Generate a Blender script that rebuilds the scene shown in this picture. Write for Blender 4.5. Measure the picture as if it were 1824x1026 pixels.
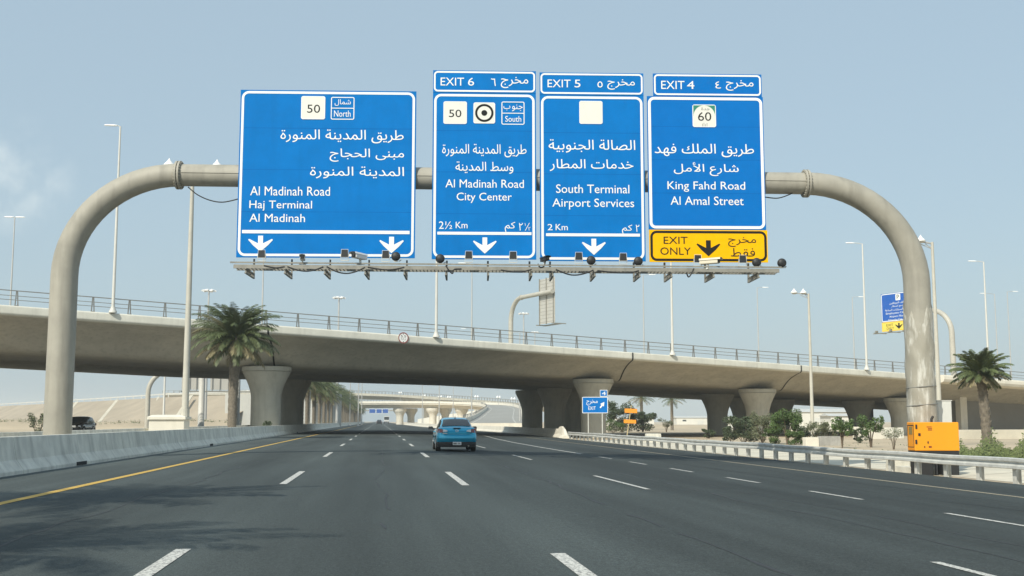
import bpy, math, random
import numpy as np
from mathutils import Vector as V, Matrix
from mathutils.geometry import delaunay_2d_cdt
C = bpy.context
SC = C.scene
COL = SC.collection
for o in list(bpy.data.objects):
    bpy.data.objects.remove(o)
R_ = random.Random(7)
rad = math.radians

# ------------------------------------------------------------------ camera
FPX, CX, CY = 2036.0, 912.0, 513.0
PITCH, YAW = math.atan(237 / 2036.0), math.atan(0.1156)
CAM = V((0, 0, 1.28))
FW = V((math.sin(YAW) * math.cos(PITCH), math.cos(YAW) * math.cos(PITCH), math.sin(PITCH)))
RT = V((math.cos(YAW), -math.sin(YAW), 0))
UPV = RT.cross(FW)
cam = bpy.data.cameras.new('camera')
cam.sensor_width = 36
cam.lens = 36 * FPX / 1824
cam.clip_start = 0.05
cam.clip_end = 8000
co = bpy.data.objects.new('camera', cam)
COL.objects.link(co)
m = Matrix((RT, UPV, -FW)).transposed().to_4x4()
m.translation = CAM
co.matrix_world = m
SC.camera = co

# ------------------------------------------------------------------ sky, sun, exposure
SUNV = V((-0.72, -0.95, 1.0)).normalized()          # towards the sun
EL = math.asin(SUNV.z)
world = bpy.data.worlds.new('World')
SC.world = world
world.use_nodes = True
wt = world.node_tree
bg = wt.nodes['Background']
sky = wt.nodes.new('ShaderNodeTexSky')
sky.sky_type = 'NISHITA'
sky.sun_disc = False
sky.sun_elevation = EL
sky.sun_rotation = math.atan2(SUNV.x, SUNV.y)
sky.air_density = 1.2
sky.dust_density = 2.5
sky.ozone_density = 1.2
sky.altitude = 10
bg.inputs[1].default_value = 0.15
# a few thin clouds low in the sky, by direction
tc = wt.nodes.new('ShaderNodeTexCoord')
cd = (FW + RT * ((20 - CX) / FPX) + UPV * ((CY - 312) / FPX)).normalized()
dp = wt.nodes.new('ShaderNodeVectorMath'); dp.operation = 'DOT_PRODUCT'
dp.inputs[1].default_value = cd
wt.links.new(tc.outputs['Generated'], dp.inputs[0])
mr = wt.nodes.new('ShaderNodeMapRange'); mr.interpolation_type = 'SMOOTHSTEP'
mr.inputs[1].default_value = math.cos(rad(3.1)); mr.inputs[2].default_value = math.cos(rad(0.4))
wt.links.new(dp.outputs['Value'], mr.inputs[0])
nz = wt.nodes.new('ShaderNodeTexNoise'); nz.inputs['Scale'].default_value = 26; nz.inputs['Detail'].default_value = 6
wt.links.new(tc.outputs['Generated'], nz.inputs['Vector'])
mr2 = wt.nodes.new('ShaderNodeMapRange'); mr2.interpolation_type = 'SMOOTHSTEP'
mr2.inputs[1].default_value = 0.38; mr2.inputs[2].default_value = 0.72
wt.links.new(nz.outputs['Fac'], mr2.inputs[0])
mu = wt.nodes.new('ShaderNodeMath'); mu.operation = 'MULTIPLY'
wt.links.new(mr.outputs[0], mu.inputs[0]); wt.links.new(mr2.outputs[0], mu.inputs[1])
mu2 = wt.nodes.new('ShaderNodeMath'); mu2.operation = 'MULTIPLY'; mu2.inputs[1].default_value = 0.5
wt.links.new(mu.outputs[0], mu2.inputs[0])
mxc = wt.nodes.new('ShaderNodeMixRGB'); mxc.inputs[2].default_value = (5.0, 5.1, 5.2, 1)
veil = wt.nodes.new('ShaderNodeMixRGB'); veil.inputs[0].default_value = 0.80      # high thin dust veil evening out the sky
veil.inputs[2].default_value = (2.50, 3.02, 3.62, 1)
wt.links.new(sky.outputs[0], veil.inputs[1])
wt.links.new(mu2.outputs[0], mxc.inputs[0]); wt.links.new(veil.outputs[0], mxc.inputs[1])
tint = wt.nodes.new('ShaderNodeMixRGB'); tint.blend_type = 'MULTIPLY'; tint.inputs[0].default_value = 1
tint.inputs[2].default_value = (0.96, 1.03, 1.01, 1)      # slightly green camera white balance
wt.links.new(mxc.outputs[0], tint.inputs[1])
wt.links.new(tint.outputs[0], bg.inputs[0])
sl = bpy.data.lights.new('sun', 'SUN')
sl.energy = 3.7
sl.angle = rad(0.5)
sl.color = (1.0, 0.95, 0.83)
so = bpy.data.objects.new('sun', sl)
COL.objects.link(so)
so.rotation_euler = SUNV.to_track_quat('Z', 'Y').to_euler()
so.location = (0, 0, 60)
vs = SC.view_settings
vs.view_transform = 'Standard'
vs.look = 'None'
vs.exposure = 0.25
vs.gamma = 1.0
vs.use_curve_mapping = False
SC.cycles.volume_bounces = 1
SC.cycles.volume_step_rate = 4

# ------------------------------------------------------------------ pixel helpers (photo pixels of 1824 x 1026)
def ray(x, y):
    return FW + RT * ((x - CX) / FPX) + UPV * ((CY - y) / FPX)
def UP(x, y, d):                 # point at camera depth d
    return CAM + ray(x, y) * d
def G(x, y, z=0.0):              # point at height z
    r = ray(x, y)
    return CAM + r * ((z - CAM.z) / r.z)
def AT(x, d, z):                 # point in the pixel column x at camera depth d and height z
    p = UP(x, 750, d)
    p = V((p.x, p.y, z))
    return p
def road_z(x):
    return -0.025 * max(0.0, x - 2.0)
GR = -0.55

# ------------------------------------------------------------------ materials
MATS = {}
def mat(name, col, rough=0.7, metal=0.0, var=0.0, scale=3.0, bump=0.0, bscale=40.0, streak=0.0, col2=None, coat=0.0, spec=0.5, stretch=None):
    if name in MATS:
        return MATS[name]
    mt = bpy.data.materials.new(name)
    mt.use_nodes = True
    nt = mt.node_tree
    b = nt.nodes['Principled BSDF']
    b.inputs['Base Color'].default_value = (*col, 1)
    b.inputs['Roughness'].default_value = rough
    b.inputs['Metallic'].default_value = metal
    b.inputs['Specular IOR Level'].default_value = spec
    if coat:
        b.inputs['Coat Weight'].default_value = coat
        b.inputs['Coat Roughness'].default_value = 0.04
    tc = nt.nodes.new('ShaderNodeTexCoord')
    src = tc.outputs['Object']
    if stretch:
        mp = nt.nodes.new('ShaderNodeMapping')
        mp.inputs['Scale'].default_value = stretch
        nt.links.new(src, mp.inputs[0])
        src = mp.outputs[0]
    if var > 0 or col2:
        n = nt.nodes.new('ShaderNodeTexNoise')
        n.inputs['Scale'].default_value = scale
        n.inputs['Detail'].default_value = 8
        n.inputs['Roughness'].default_value = 0.62
        nt.links.new(src, n.inputs['Vector'])
        mr = nt.nodes.new('ShaderNodeMapRange')
        mr.inputs[1].default_value = 0.3; mr.inputs[2].default_value = 0.7
        nt.links.new(n.outputs['Fac'], mr.inputs[0])
        mx = nt.nodes.new('ShaderNodeMixRGB')
        c2 = col2 or tuple(c * (1 + var) for c in col)
        c1 = col if col2 else tuple(c * (1 - var) for c in col)
        mx.inputs[1].default_value = (*c1, 1); mx.inputs[2].default_value = (*c2, 1)
        nt.links.new(mr.outputs[0], mx.inputs[0])
        out = mx.outputs[0]
        if streak > 0:           # rain streaks running down
            mp2 = nt.nodes.new('ShaderNodeMapping')
            mp2.inputs['Scale'].default_value = (1.3, 1.3, 0.12)
            nt.links.new(tc.outputs['Object'], mp2.inputs[0])
            n2 = nt.nodes.new('ShaderNodeTexNoise'); n2.inputs['Scale'].default_value = 2.2; n2.inputs['Detail'].default_value = 6
            nt.links.new(mp2.outputs[0], n2.inputs['Vector'])
            mr3 = nt.nodes.new('ShaderNodeMapRange'); mr3.inputs[1].default_value = 0.5; mr3.inputs[2].default_value = 0.75
            mr3.inputs[4].default_value = streak
            nt.links.new(n2.outputs['Fac'], mr3.inputs[0])
            mx2 = nt.nodes.new('ShaderNodeMixRGB')
            mx2.inputs[2].default_value = (*tuple(c * 0.45 for c in col), 1)
            nt.links.new(mr3.outputs[0], mx2.inputs[0]); nt.links.new(out, mx2.inputs[1])
            out = mx2.outputs[0]
        nt.links.new(out, b.inputs['Base Color'])
    if bump > 0:
        n3 = nt.nodes.new('ShaderNodeTexNoise'); n3.inputs['Scale'].default_value = bscale; n3.inputs['Detail'].default_value = 5
        nt.links.new(src, n3.inputs['Vector'])
        bp = nt.nodes.new('ShaderNodeBump'); bp.inputs['Strength'].default_value = bump; bp.inputs['Distance'].default_value = 0.02
        nt.links.new(n3.outputs['Fac'], bp.inputs['Height'])
        nt.links.new(bp.outputs[0], b.inputs['Normal'])
    MATS[name] = mt
    return mt

def mat_asphalt(name, base, lane_wear=True):
    mt = bpy.data.materials.new(name); mt.use_nodes = True
    nt = mt.node_tree; b = nt.nodes['Principled BSDF']
    b.inputs['Roughness'].default_value = 0.88
    b.inputs['Specular IOR Level'].default_value = 0.25
    tc = nt.nodes.new('ShaderNodeTexCoord')
    def noise(scale, stretch, detail=6):
        mp = nt.nodes.new('ShaderNodeMapping'); mp.inputs['Scale'].default_value = stretch
        nt.links.new(tc.outputs['Object'], mp.inputs[0])
        n = nt.nodes.new('ShaderNodeTexNoise'); n.inputs['Scale'].default_value = scale; n.inputs['Detail'].default_value = detail
        nt.links.new(mp.outputs[0], n.inputs['Vector'])
        return n.outputs['Fac']
    def mul(a, lo, hi, f0=0.3, f1=0.7):
        mr = nt.nodes.new('ShaderNodeMapRange')
        mr.inputs[1].default_value = f0; mr.inputs[2].default_value = f1
        mr.inputs[3].default_value = lo; mr.inputs[4].default_value = hi
        nt.links.new(a, mr.inputs[0])
        return mr.outputs[0]
    fs = [mul(noise(0.5, (1, 0.12, 1)), 0.80, 1.18), mul(noise(0.16, (1, 0.3, 1)), 0.88, 1.12), mul(noise(70, (1, 1, 1), 4), 0.5, 1.6),
          mul(noise(1.9, (1, 0.03, 1)), 0.88, 1.12), mul(noise(14, (1, 0.5, 1), 4), 0.9, 1.1), mul(noise(28, (1, .7, 1), 3), 0.8, 1.22)]
    if lane_wear:                # darker oily middle of each lane, by X
        sp = nt.nodes.new('ShaderNodeSeparateXYZ'); nt.links.new(tc.outputs['Object'], sp.inputs[0])
        a = nt.nodes.new('ShaderNodeMath'); a.operation = 'MULTIPLY_ADD'
        a.inputs[1].default_value = 2 * math.pi / 3.65; a.inputs[2].default_value = -2 * math.pi * (1.74 / 3.65)
        nt.links.new(sp.outputs[0], a.inputs[0])
        s = nt.nodes.new('ShaderNodeMath'); s.operation = 'COSINE'; nt.links.new(a.outputs[0], s.inputs[0])
        fs.append(mul(s.outputs[0], 0.86, 1.08, -1, 1))
        dx = nt.nodes.new('ShaderNodeMapRange'); dx.interpolation_type = 'SMOOTHSTEP'
        dx.inputs[1].default_value = -6.0; dx.inputs[2].default_value = -7.4; dx.inputs[3].default_value = 1.0; dx.inputs[4].default_value = 1.55
        nt.links.new(sp.outputs[0], dx.inputs[0]); fs.append(dx.outputs[0])
        nx = nt.nodes.new('ShaderNodeMapRange'); nx.interpolation_type = 'SMOOTHSTEP'      # newer, darker surfacing on the outer lanes
        nx.inputs[1].default_value = 2.0; nx.inputs[2].default_value = 7.0; nx.inputs[3].default_value = 1.0; nx.inputs[4].default_value = 0.74
        nt.links.new(sp.outputs[0], nx.inputs[0]); fs.append(nx.outputs[0])
    cur = None
    for f in fs:
        if cur is None:
            cur = f
        else:
            mm = nt.nodes.new('ShaderNodeMath'); mm.operation = 'MULTIPLY'
            nt.links.new(cur, mm.inputs[0]); nt.links.new(f, mm.inputs[1]); cur = mm.outputs[0]
    vm = nt.nodes.new('ShaderNodeVectorMath'); vm.operation = 'SCALE'
    vm.inputs[0].default_value = base
    nt.links.new(cur, vm.inputs['Scale'])
    nt.links.new(vm.outputs[0], b.inputs['Base Color'])
    bp = nt.nodes.new('ShaderNodeBump'); bp.inputs['Strength'].default_value = 0.35; bp.inputs['Distance'].default_value = 0.01
    nt.links.new(noise(120, (1, 1, 1), 3), bp.inputs['Height']); nt.links.new(bp.outputs[0], b.inputs['Normal'])
    MATS[name] = mt
    return mt

def mat_paint(name, col, under, cover=0.44):
    """Road paint worn through to the asphalt in small chips."""
    mt = mat(name, col, 0.75)
    nt = mt.node_tree; b = nt.nodes['Principled BSDF']
    tc = nt.nodes.new('ShaderNodeTexCoord')
    n = nt.nodes.new('ShaderNodeTexNoise'); n.inputs['Scale'].default_value = 26; n.inputs['Detail'].default_value = 8; n.inputs['Roughness'].default_value = 0.75
    nt.links.new(tc.outputs['Object'], n.inputs['Vector'])
    mr = nt.nodes.new('ShaderNodeMapRange'); mr.inputs[1].default_value = cover - 0.05; mr.inputs[2].default_value = cover + 0.04
    nt.links.new(n.outputs['Fac'], mr.inputs[0])
    mx = nt.nodes.new('ShaderNodeMixRGB'); mx.inputs[1].default_value = (*under, 1); mx.inputs[2].default_value = (*col, 1)
    nt.links.new(mr.outputs[0], mx.inputs[0]); nt.links.new(mx.outputs[0], b.inputs['Base Color'])
    return mt

ASPH = mat_asphalt('asphalt', (0.054, 0.065, 0.0635))
ASPH2 = mat_asphalt('old asphalt', (0.19, 0.185, 0.17), False)
PAINTW = mat_paint('white road paint', (0.60, 0.59, 0.54), (0.09, 0.09, 0.09), 0.465)
PAINTY = mat_paint('yellow road paint', (0.56, 0.36, 0.07), (0.12, 0.10, 0.06), 0.40)
PAINTD = mat_paint('dusty edge paint', (0.42, 0.36, 0.24), (0.09, 0.09, 0.085), 0.47)
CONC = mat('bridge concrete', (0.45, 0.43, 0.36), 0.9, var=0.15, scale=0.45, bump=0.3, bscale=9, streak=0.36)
PARA_LIT = mat('sunlit parapet concrete', (0.62, 0.61, 0.535), 0.88, var=0.1, scale=0.6, bump=0.2, bscale=9, streak=0.22)  # bridge concrete made paler: the fascia's sunlit brightness is put into the colour
CONCP = mat('pier concrete', (0.46, 0.45, 0.385), 0.9, var=0.10, scale=0.7, bump=0.2, bscale=12, streak=0.28)
CONCB = mat('barrier concrete', (0.68, 0.66, 0.575), 0.9, var=0.2, scale=1.1, bump=0.4, bscale=14, streak=0.5)
CONCW = mat('pale concrete', (0.70, 0.66, 0.56), 0.88, var=0.09, scale=0.8, bump=0.2, bscale=15, streak=0.12)
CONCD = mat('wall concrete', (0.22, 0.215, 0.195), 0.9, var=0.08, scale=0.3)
JOINT = mat('dark joint', (0.02, 0.02, 0.02), 0.9)
BLACK = mat('black plastic', (0.018, 0.019, 0.02), 0.55, var=0.2, scale=20)
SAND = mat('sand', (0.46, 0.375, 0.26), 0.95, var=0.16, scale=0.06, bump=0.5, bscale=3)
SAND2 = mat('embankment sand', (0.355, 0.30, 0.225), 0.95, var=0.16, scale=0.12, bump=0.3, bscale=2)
SOIL = mat('median soil', (0.33, 0.29, 0.22), 0.95, var=0.2, scale=0.6, bump=0.4, bscale=10)
PAVE = mat('pale paving', (0.60, 0.55, 0.44), 0.9, var=0.14, scale=0.5, bump=0.2, bscale=12)
PIPE = mat('painted pipe', (0.35, 0.33, 0.275), 0.62, var=0.13, scale=0.9, bump=0.06, bscale=5, streak=0.5)
PIPEG = mat('grey pipe paint', (0.44, 0.42, 0.36), 0.55, var=0.12, scale=1.5)
GALV = mat('galvanised steel', (0.60, 0.60, 0.56), 0.5, 0.15, var=0.18, scale=2.5, bump=0.1, bscale=10)
STEEL = mat('dull steel', (0.27, 0.26, 0.225), 0.6, 0.2, var=0.2, scale=4)
RAIL = mat('grey rail paint', (0.22, 0.22, 0.205), 0.6, 0.2, var=0.1, scale=2)
POLE = mat('white pole paint', (0.60, 0.59, 0.54), 0.5, var=0.07, scale=2)
POLEB = mat('beige pole paint', (0.50, 0.48, 0.41), 0.55, var=0.1, scale=1.5, streak=.2)
POLEG = mat('grey pole', (0.46, 0.46, 0.44), 0.5, 0.2, var=0.1, scale=1)
LAMPW = mat('white lamp housing', (0.82, 0.82, 0.80), 0.35)
BLUE = mat('sign blue', (0.0, 0.165, 0.50), 0.75, var=0.09, scale=1.1, spec=0.12, streak=0.12)
BLUE2 = mat('small sign blue', (0.0, 0.150, 0.49), 0.75, var=0.05, scale=2, spec=0.12)
WHITE = mat('sign white', (0.83, 0.83, 0.80), 0.55, spec=0.3)
CREAM = mat('shield cream', (0.74, 0.73, 0.66), 0.55, var=0.03, scale=4)
SEAM = mat('seam blue', (0.0, 0.115, 0.40), 0.75, spec=0.12)
YEL = mat('sign yellow', (0.88, 0.47, 0.0), 0.75, var=0.05, scale=2, spec=0.1)
YEL2 = mat('pale sign yellow', (0.78, 0.62, 0.10), 0.6)
SBLK = mat('sign black', (0.016, 0.017, 0.016), 0.7, spec=0.15)
GREENS = mat('shield green', (0.02, 0.22, 0.15), 0.6)
REDS = mat('sign red', (0.25, 0.06, 0.05), 0.6)
ALU = mat('sign back aluminium', (0.52, 0.50, 0.45), 0.55, 0.2, var=0.07, scale=1, bump=0.2, bscale=3)
ORANGE = mat('genset orange', (0.86, 0.32, 0.006), 0.42, var=0.03, scale=1.5)
ORANGE2 = mat('board orange', (0.85, 0.30, 0.02), 0.5)
CABW = mat('cabinet grey', (0.60, 0.60, 0.56), 0.5, var=0.05, scale=2)
PLAST = mat('torn wrapping', (0.335, 0.315, 0.258), 0.55, col2=(0.58, 0.57, 0.51), scale=2.4, bump=0.6, bscale=9, stretch=(2.2, 2.2, 0.42))
for nd in PLAST.node_tree.nodes:
    if nd.type == 'MAP_RANGE': nd.inputs[1].default_value, nd.inputs[2].default_value = 0.50, 0.66
    if nd.type == 'MAPPING': nd.inputs['Rotation'].default_value = (0.35, 0.75, 0)
TRUNK = mat('palm trunk', (0.175, 0.15, 0.115), 0.95, var=0.3, scale=7, bump=0.6, bscale=20)
BARK = mat('bark', (0.13, 0.10, 0.07), 0.95, var=0.2, scale=8)
FROND = mat('palm frond', (0.09, 0.115, 0.045), 0.6, var=0.4, scale=1.2)
FRONDD = mat('dry frond', (0.22, 0.19, 0.10), 0.75, var=0.3, scale=1.5)
LEAF = mat('leaf green', (0.075, 0.125, 0.032), 0.6, var=0.35, scale=1.6)
LEAFD = mat('dark leaf', (0.06, 0.085, 0.04), 0.65, var=0.35, scale=1.6)
LEAFG = mat('grey leaf', (0.14, 0.155, 0.085), 0.7, var=0.3, scale=1.6)
CARB = mat('car blue', (0.012, 0.40, 0.62), 0.3, 0.5, coat=1.0)
CARK = mat('car black', (0.012, 0.013, 0.016), 0.25, coat=1.0)
CARW = mat('truck white', (0.66, 0.66, 0.64), 0.4)
GLASS = mat('car glass', (0.022, 0.028, 0.03), 0.08, spec=0.8)
TYRE = mat('tyre', (0.018, 0.018, 0.018), 0.9)
RIM = mat('rim', (0.42, 0.43, 0.44), 0.35, 0.8)
TAILR = mat('tail red', (0.22, 0.02, 0.02), 0.2, coat=1)
TAILW = mat('tail clear', (0.72, 0.74, 0.74), 0.15, coat=1)
CHROME = mat('chrome', (0.75, 0.76, 0.77), 0.15, 1.0)
WALLW = mat('white wall', (0.66, 0.645, 0.58), 0.85, var=0.05, scale=0.4)
ROOFM = mat('metal roof', (0.55, 0.55, 0.52), 0.6, var=0.05, scale=0.5)

# ------------------------------------------------------------------ mesh builder
class MB:
    def __init__(s):
        s.v, s.f, s.s, s.m = [], [], [], []
        s.cur = 0
    def add(s, vs_, fs_, smooth=False):
        k = len(s.v)
        s.v += [tuple(p) for p in vs_]
        for f in fs_:
            s.f.append(tuple(i + k for i in f)); s.s.append(smooth); s.m.append(s.cur)
        return s
    def obox(s, c, a, b, d):
        c, a, b, d = V(c), V(a), V(b), V(d)
        p = [c + a * i + b * j + d * k for k in (-1, 1) for j in (-1, 1) for i in (-1, 1)]
        if a.cross(b).dot(d) < 0:
            return s.add(p, [(0, 1, 3, 2), (4, 6, 7, 5), (0, 4, 5, 1), (2, 3, 7, 6), (0, 2, 6, 4), (1, 5, 7, 3)])
        return s.add(p, [(0, 2, 3, 1), (4, 5, 7, 6), (0, 1, 5, 4), (2, 6, 7, 3), (0, 4, 6, 2), (1, 3, 7, 5)])
    def box(s, x0, x1, y0, y1, z0, z1):
        return s.obox(((x0 + x1) / 2, (y0 + y1) / 2, (z0 + z1) / 2), ((x1 - x0) / 2, 0, 0), (0, (y1 - y0) / 2, 0), (0, 0, (z1 - z0) / 2))
    def bar(s, p, q, w, h, up=(0, 0, 1)):
        p, q = V(p), V(q)
        d = (q - p); L = d.length; d.normalize()
        up = V(up)
        if abs(d.dot(up)) > 0.98:
            up = V((0, 1, 0))
        a = d.cross(up).normalized(); b = a.cross(d)
        return s.obox((p + q) / 2, d * (L / 2), a * (w / 2), b * (h / 2))
    def tube(s, pts, r, n=10, caps=True, smooth=True):
        pts = [V(p) for p in pts]
        rs = r if isinstance(r, (list, tuple)) else [r] * len(pts)
        t = (pts[1] - pts[0]).normalized()
        ref = V((0, 0, 1)) if abs(t.z) < 0.9 else V((0, 1, 0))
        a = t.cross(ref).normalized()
        vs_, fs_ = [], []
        for i, p in enumerate(pts):
            t = (pts[min(i + 1, len(pts) - 1)] - pts[max(i - 1, 0)]).normalized()
            a = (a - t * a.dot(t)).normalized()
            b = t.cross(a)
            for k in range(n):
                an = 2 * math.pi * k / n
                vs_.append(p + (a * math.cos(an) + b * math.sin(an)) * rs[i])
        for i in range(len(pts) - 1):
            for k in range(n):
                k2 = (k + 1) % n
                fs_.append((i * n + k, i * n + k2, (i + 1) * n + k2, (i + 1) * n + k))
        s.add(vs_, fs_, smooth)
        if caps:
            s.add(vs_[:n], [tuple(range(n - 1, -1, -1))])
            s.add(vs_[-n:], [tuple(range(n))])
        return s
    def lathe(s, prof, n=20, c=(0, 0, 0), axis='z', smooth=True, closed=False):
        c = V(c); vs_, fs_ = [], []
        for r, z in prof:
            for k in range(n):
                a = 2 * math.pi * k / n
                x, y = r * math.cos(a), r * math.sin(a)
                vs_.append(c + (V((x, y, z)) if axis == 'z' else V((z, x, y)) if axis == 'x' else V((y, z, x))))
        for i in range(len(prof) - 1):
            for k in range(n):
                k2 = (k + 1) % n
                fs_.append((i * n + k, i * n + k2, (i + 1) * n + k2, (i + 1) * n + k))
        s.add(vs_, fs_, smooth)
        if prof[0][0] > 1e-4:
            s.add(vs_[:n], [tuple(range(n - 1, -1, -1))])
        if prof[-1][0] > 1e-4:
            s.add(vs_[-n:], [tuple(range(n))])
        return s
    def grid(s, rows, smooth=True, close=False):
        n = len(rows[0]); vs_ = [p for r in rows for p in r]; fs_ = []
        for i in range(len(rows) - 1):
            for k in range(n if close else n - 1):
                k2 = (k + 1) % n
                fs_.append((i * n + k, i * n + k2, (i + 1) * n + k2, (i + 1) * n + k))
        return s.add(vs_, fs_, smooth)
    def loft(s, rows, smooth=False):
        """closed section loft with end caps"""
        s.grid(rows, smooth, True)
        n = len(rows[0])
        s.add(rows[0], [tuple(range(n - 1, -1, -1))])
        s.add(rows[-1], [tuple(range(n))])
        return s
    def build(s, name, mats, parent=None, world=False, bevel=0.0, fix=True):
        me = bpy.data.meshes.new(name)
        vs_ = s.v
        if world and parent is not None:
            o = V((0, 0, 0)); q = parent
            while q is not None:
                o += q.location; q = q.parent
            vs_ = [(x - o.x, y - o.y, z - o.z) for x, y, z in s.v]
        me.from_pydata(vs_, [], s.f)
        for mt in (mats if isinstance(mats, (list, tuple)) else [mats]):
            me.materials.append(mt)
        me.polygons.foreach_set('use_smooth', s.s)
        me.polygons.foreach_set('material_index', s.m)
        if fix:
            import bmesh
            bm = bmesh.new(); bm.from_mesh(me)
            bmesh.ops.recalc_face_normals(bm, faces=bm.faces)
            bm.to_mesh(me); bm.free()
        me.update()
        ob = bpy.data.objects.new(name, me)
        COL.objects.link(ob)
        if parent is not None:
            ob.parent = parent
        if bevel:
            md = ob.modifiers.new('bevel', 'BEVEL'); md.width = bevel; md.segments = 2; md.limit_method = 'ANGLE'
        return ob

def tag(o, label=None, cat=None, group=None, kind=None):
    if label: o['label'] = label
    if cat: o['category'] = cat
    if group: o['group'] = group
    if kind: o['kind'] = kind
    return o
def thing(name, label, cat, loc=(0, 0, 0), rz=0.0, group=None):
    o = bpy.data.objects.new(name, None)
    o.empty_display_size = 0.3
    COL.objects.link(o)
    o.location = loc; o.rotation_euler = (0, 0, rz)
    return tag(o, label, cat, group)
def copy_tree(o, parent=None):
    c = o.copy(); COL.objects.link(c); c.parent = parent
    for ch in list(o.children):
        copy_tree(ch, c)
    return c
def dup(o, loc, rz=0.0, label=None, group=None, scale=None):
    c = copy_tree(o)
    c.location = loc; c.rotation_euler = (0, 0, rz)
    if scale: c.scale = (scale, scale, scale)
    if label: c['label'] = label
    if group: c['group'] = group
    return c
def struct(name, mb, mt, label=None):
    return tag(mb.build(name, mt), label, None, None, 'structure')
def catmull(P, n=8):
    P = [V(p) for p in P]; out = []
    for i in range(len(P) - 1):
        p0, p1, p2, p3 = P[max(i - 1, 0)], P[i], P[i + 1], P[min(i + 2, len(P) - 1)]
        for k in range(n):
            t = k / n
            out.append(0.5 * ((2 * p1) + (p2 - p0) * t + (2 * p0 - 5 * p1 + 4 * p2 - p3) * t * t + (3 * p1 - p0 - 3 * p2 + p3) * t ** 3))
    out.append(P[-1])
    return out

# ------------------------------------------------------------------ ground and roads
mb = MB()
gx = [(-2200, -0.06), (-8.9, -0.06), (2, -0.06), (17.2, -0.47), (18.3, GR), (2200, GR)]
ys = [-120, 0, 60, 120, 200, 400, 900, 2600]
mb.grid([[(x, y, z) for x, z in gx] for y in ys], False)
struct('ground', mb, SAND, 'pale dry sand on both sides of the highway')

def right_edge(y):
    pts = [(-120, 15.8), (20, 16.6), (60, 17.2), (110, 17.7), (118, 18.2), (150, 18.5), (170, 18.1), (190, 16.7), (215, 14.1), (260, 12.3), (320, 11.0), (480, 10.0), (2000, 9.5)]
    for (a, b), (c_, d) in zip(pts, pts[1:]):
        if a <= y <= c_:
            return b + (d - b) * (y - a) / (c_ - a)
    return 9.5
mb = MB()
rows = []
for y in [-120, -20, 0, 10, 20, 40, 60, 80, 100, 110, 118, 124, 130, 140, 150, 170, 190, 215, 260, 320, 400, 480, 700, 1200, 2000]:
    re = right_edge(y)
    rows.append([(x, y, road_z(x)) for x in (-9.0, -5, 2, 2 + (re - 2) * .33, 2 + (re - 2) * .66, re)])
mb.grid(rows, False)
struct('road', mb, ASPH, 'dark grey asphalt of the highway carriageway')

def strip(mb, pts, w):           # ribbon of paint along (x, y) points
    for (x0, y0), (x1, y1) in zip(pts, pts[1:]):
        d = V((x1 - x0, y1 - y0, 0)).normalized(); n = V((d.y, -d.x, 0)) * (w / 2)
        q = []
        for x, y, sgn in ((x0, y0, -1), (x1, y1, -1), (x1, y1, 1), (x0, y0, 1)):
            xx, yy = x + n.x * sgn, y + n.y * sgn
            q.append((xx, yy, road_z(xx) + 0.006))
        mb.add(q, [(0, 3, 2, 1)])
mw, my, me_ = MB(), MB(), MB()
for k in range(0, 50):
    y = 6.0 + 18 * k
    strip(mw, [(-1.93, y), (-1.93, y + 6.0)], 0.15)
    strip(mw, [(1.74, y - 0.9), (1.74, y + 5.2)], 0.15)
for k in range(0, 2):
    y = 5.0 + 17.8 * k
    strip(mw, [(5.39, y), (5.39, y + 5.8)], 0.11)
for k in range(-2, 6):
    y = 14.9 + 5.8 * k
    strip(mw, [(8.95, y), (8.95, y + 2.6)], 0.11)
strip(mw, [(8.95, 50.5), (8.95, 62), (9.15, 78), (9.7, 95), (10.8, 118), (11.6, 150), (11.2, 200), (10, 300), (8.6, 480)], 0.15)
for k in range(2, 7):
    y = 5.0 + 17.8 * k
    strip(mw, [(5.39, y), (5.39, y + 5.8)], 0.11)
strip(my, [(-5.84, y) for y in (-10, 5, 20, 40, 70, 120, 200, 400, 1200)], 0.19)
strip(me_, [(12.8 + 0.014 * y, y) for y in (-10, 10, 30, 60, 90, 112)], 0.15)
struct('lane_markings', mw, PAINTW, 'worn white dashed lane lines')
struct('yellow_edge_line', my, PAINTY, 'continuous yellow line along the median side')
struct('right_edge_line', me_, PAINTD, 'dusty pale line along the outer shoulder')

rnd = random.Random(19)
mc = MB()
for x0, y0, y1, w in ((6.4, 9, 31, .05), (7.3, 12, 26, .04), (3.55, 7, 60, .05), (10.6, 16, 44, .045), (-3.9, 10, 38, .035), (0.1, 14, 52, .035), (11.9, 20, 60, .04)):
    pts = []; y = y0; x = x0
    while y < y1:
        pts.append((x, y)); y += rnd.uniform(.5, 1.1); x = x0 + (x - x0) * .9 + rnd.gauss(0, .05)
    for a, b in zip(pts, pts[1:]):
        if rnd.random() < .82: strip(mc, [a, b], w * rnd.uniform(.5, 1.3))
mc.v = [(x, y, z - .003) for x, y, z in mc.v]
struct('sealed_cracks', mc, mat('crack tar', (.028, .03, .03), .7), 'thin dark tar lines along cracks in the asphalt')
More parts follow.
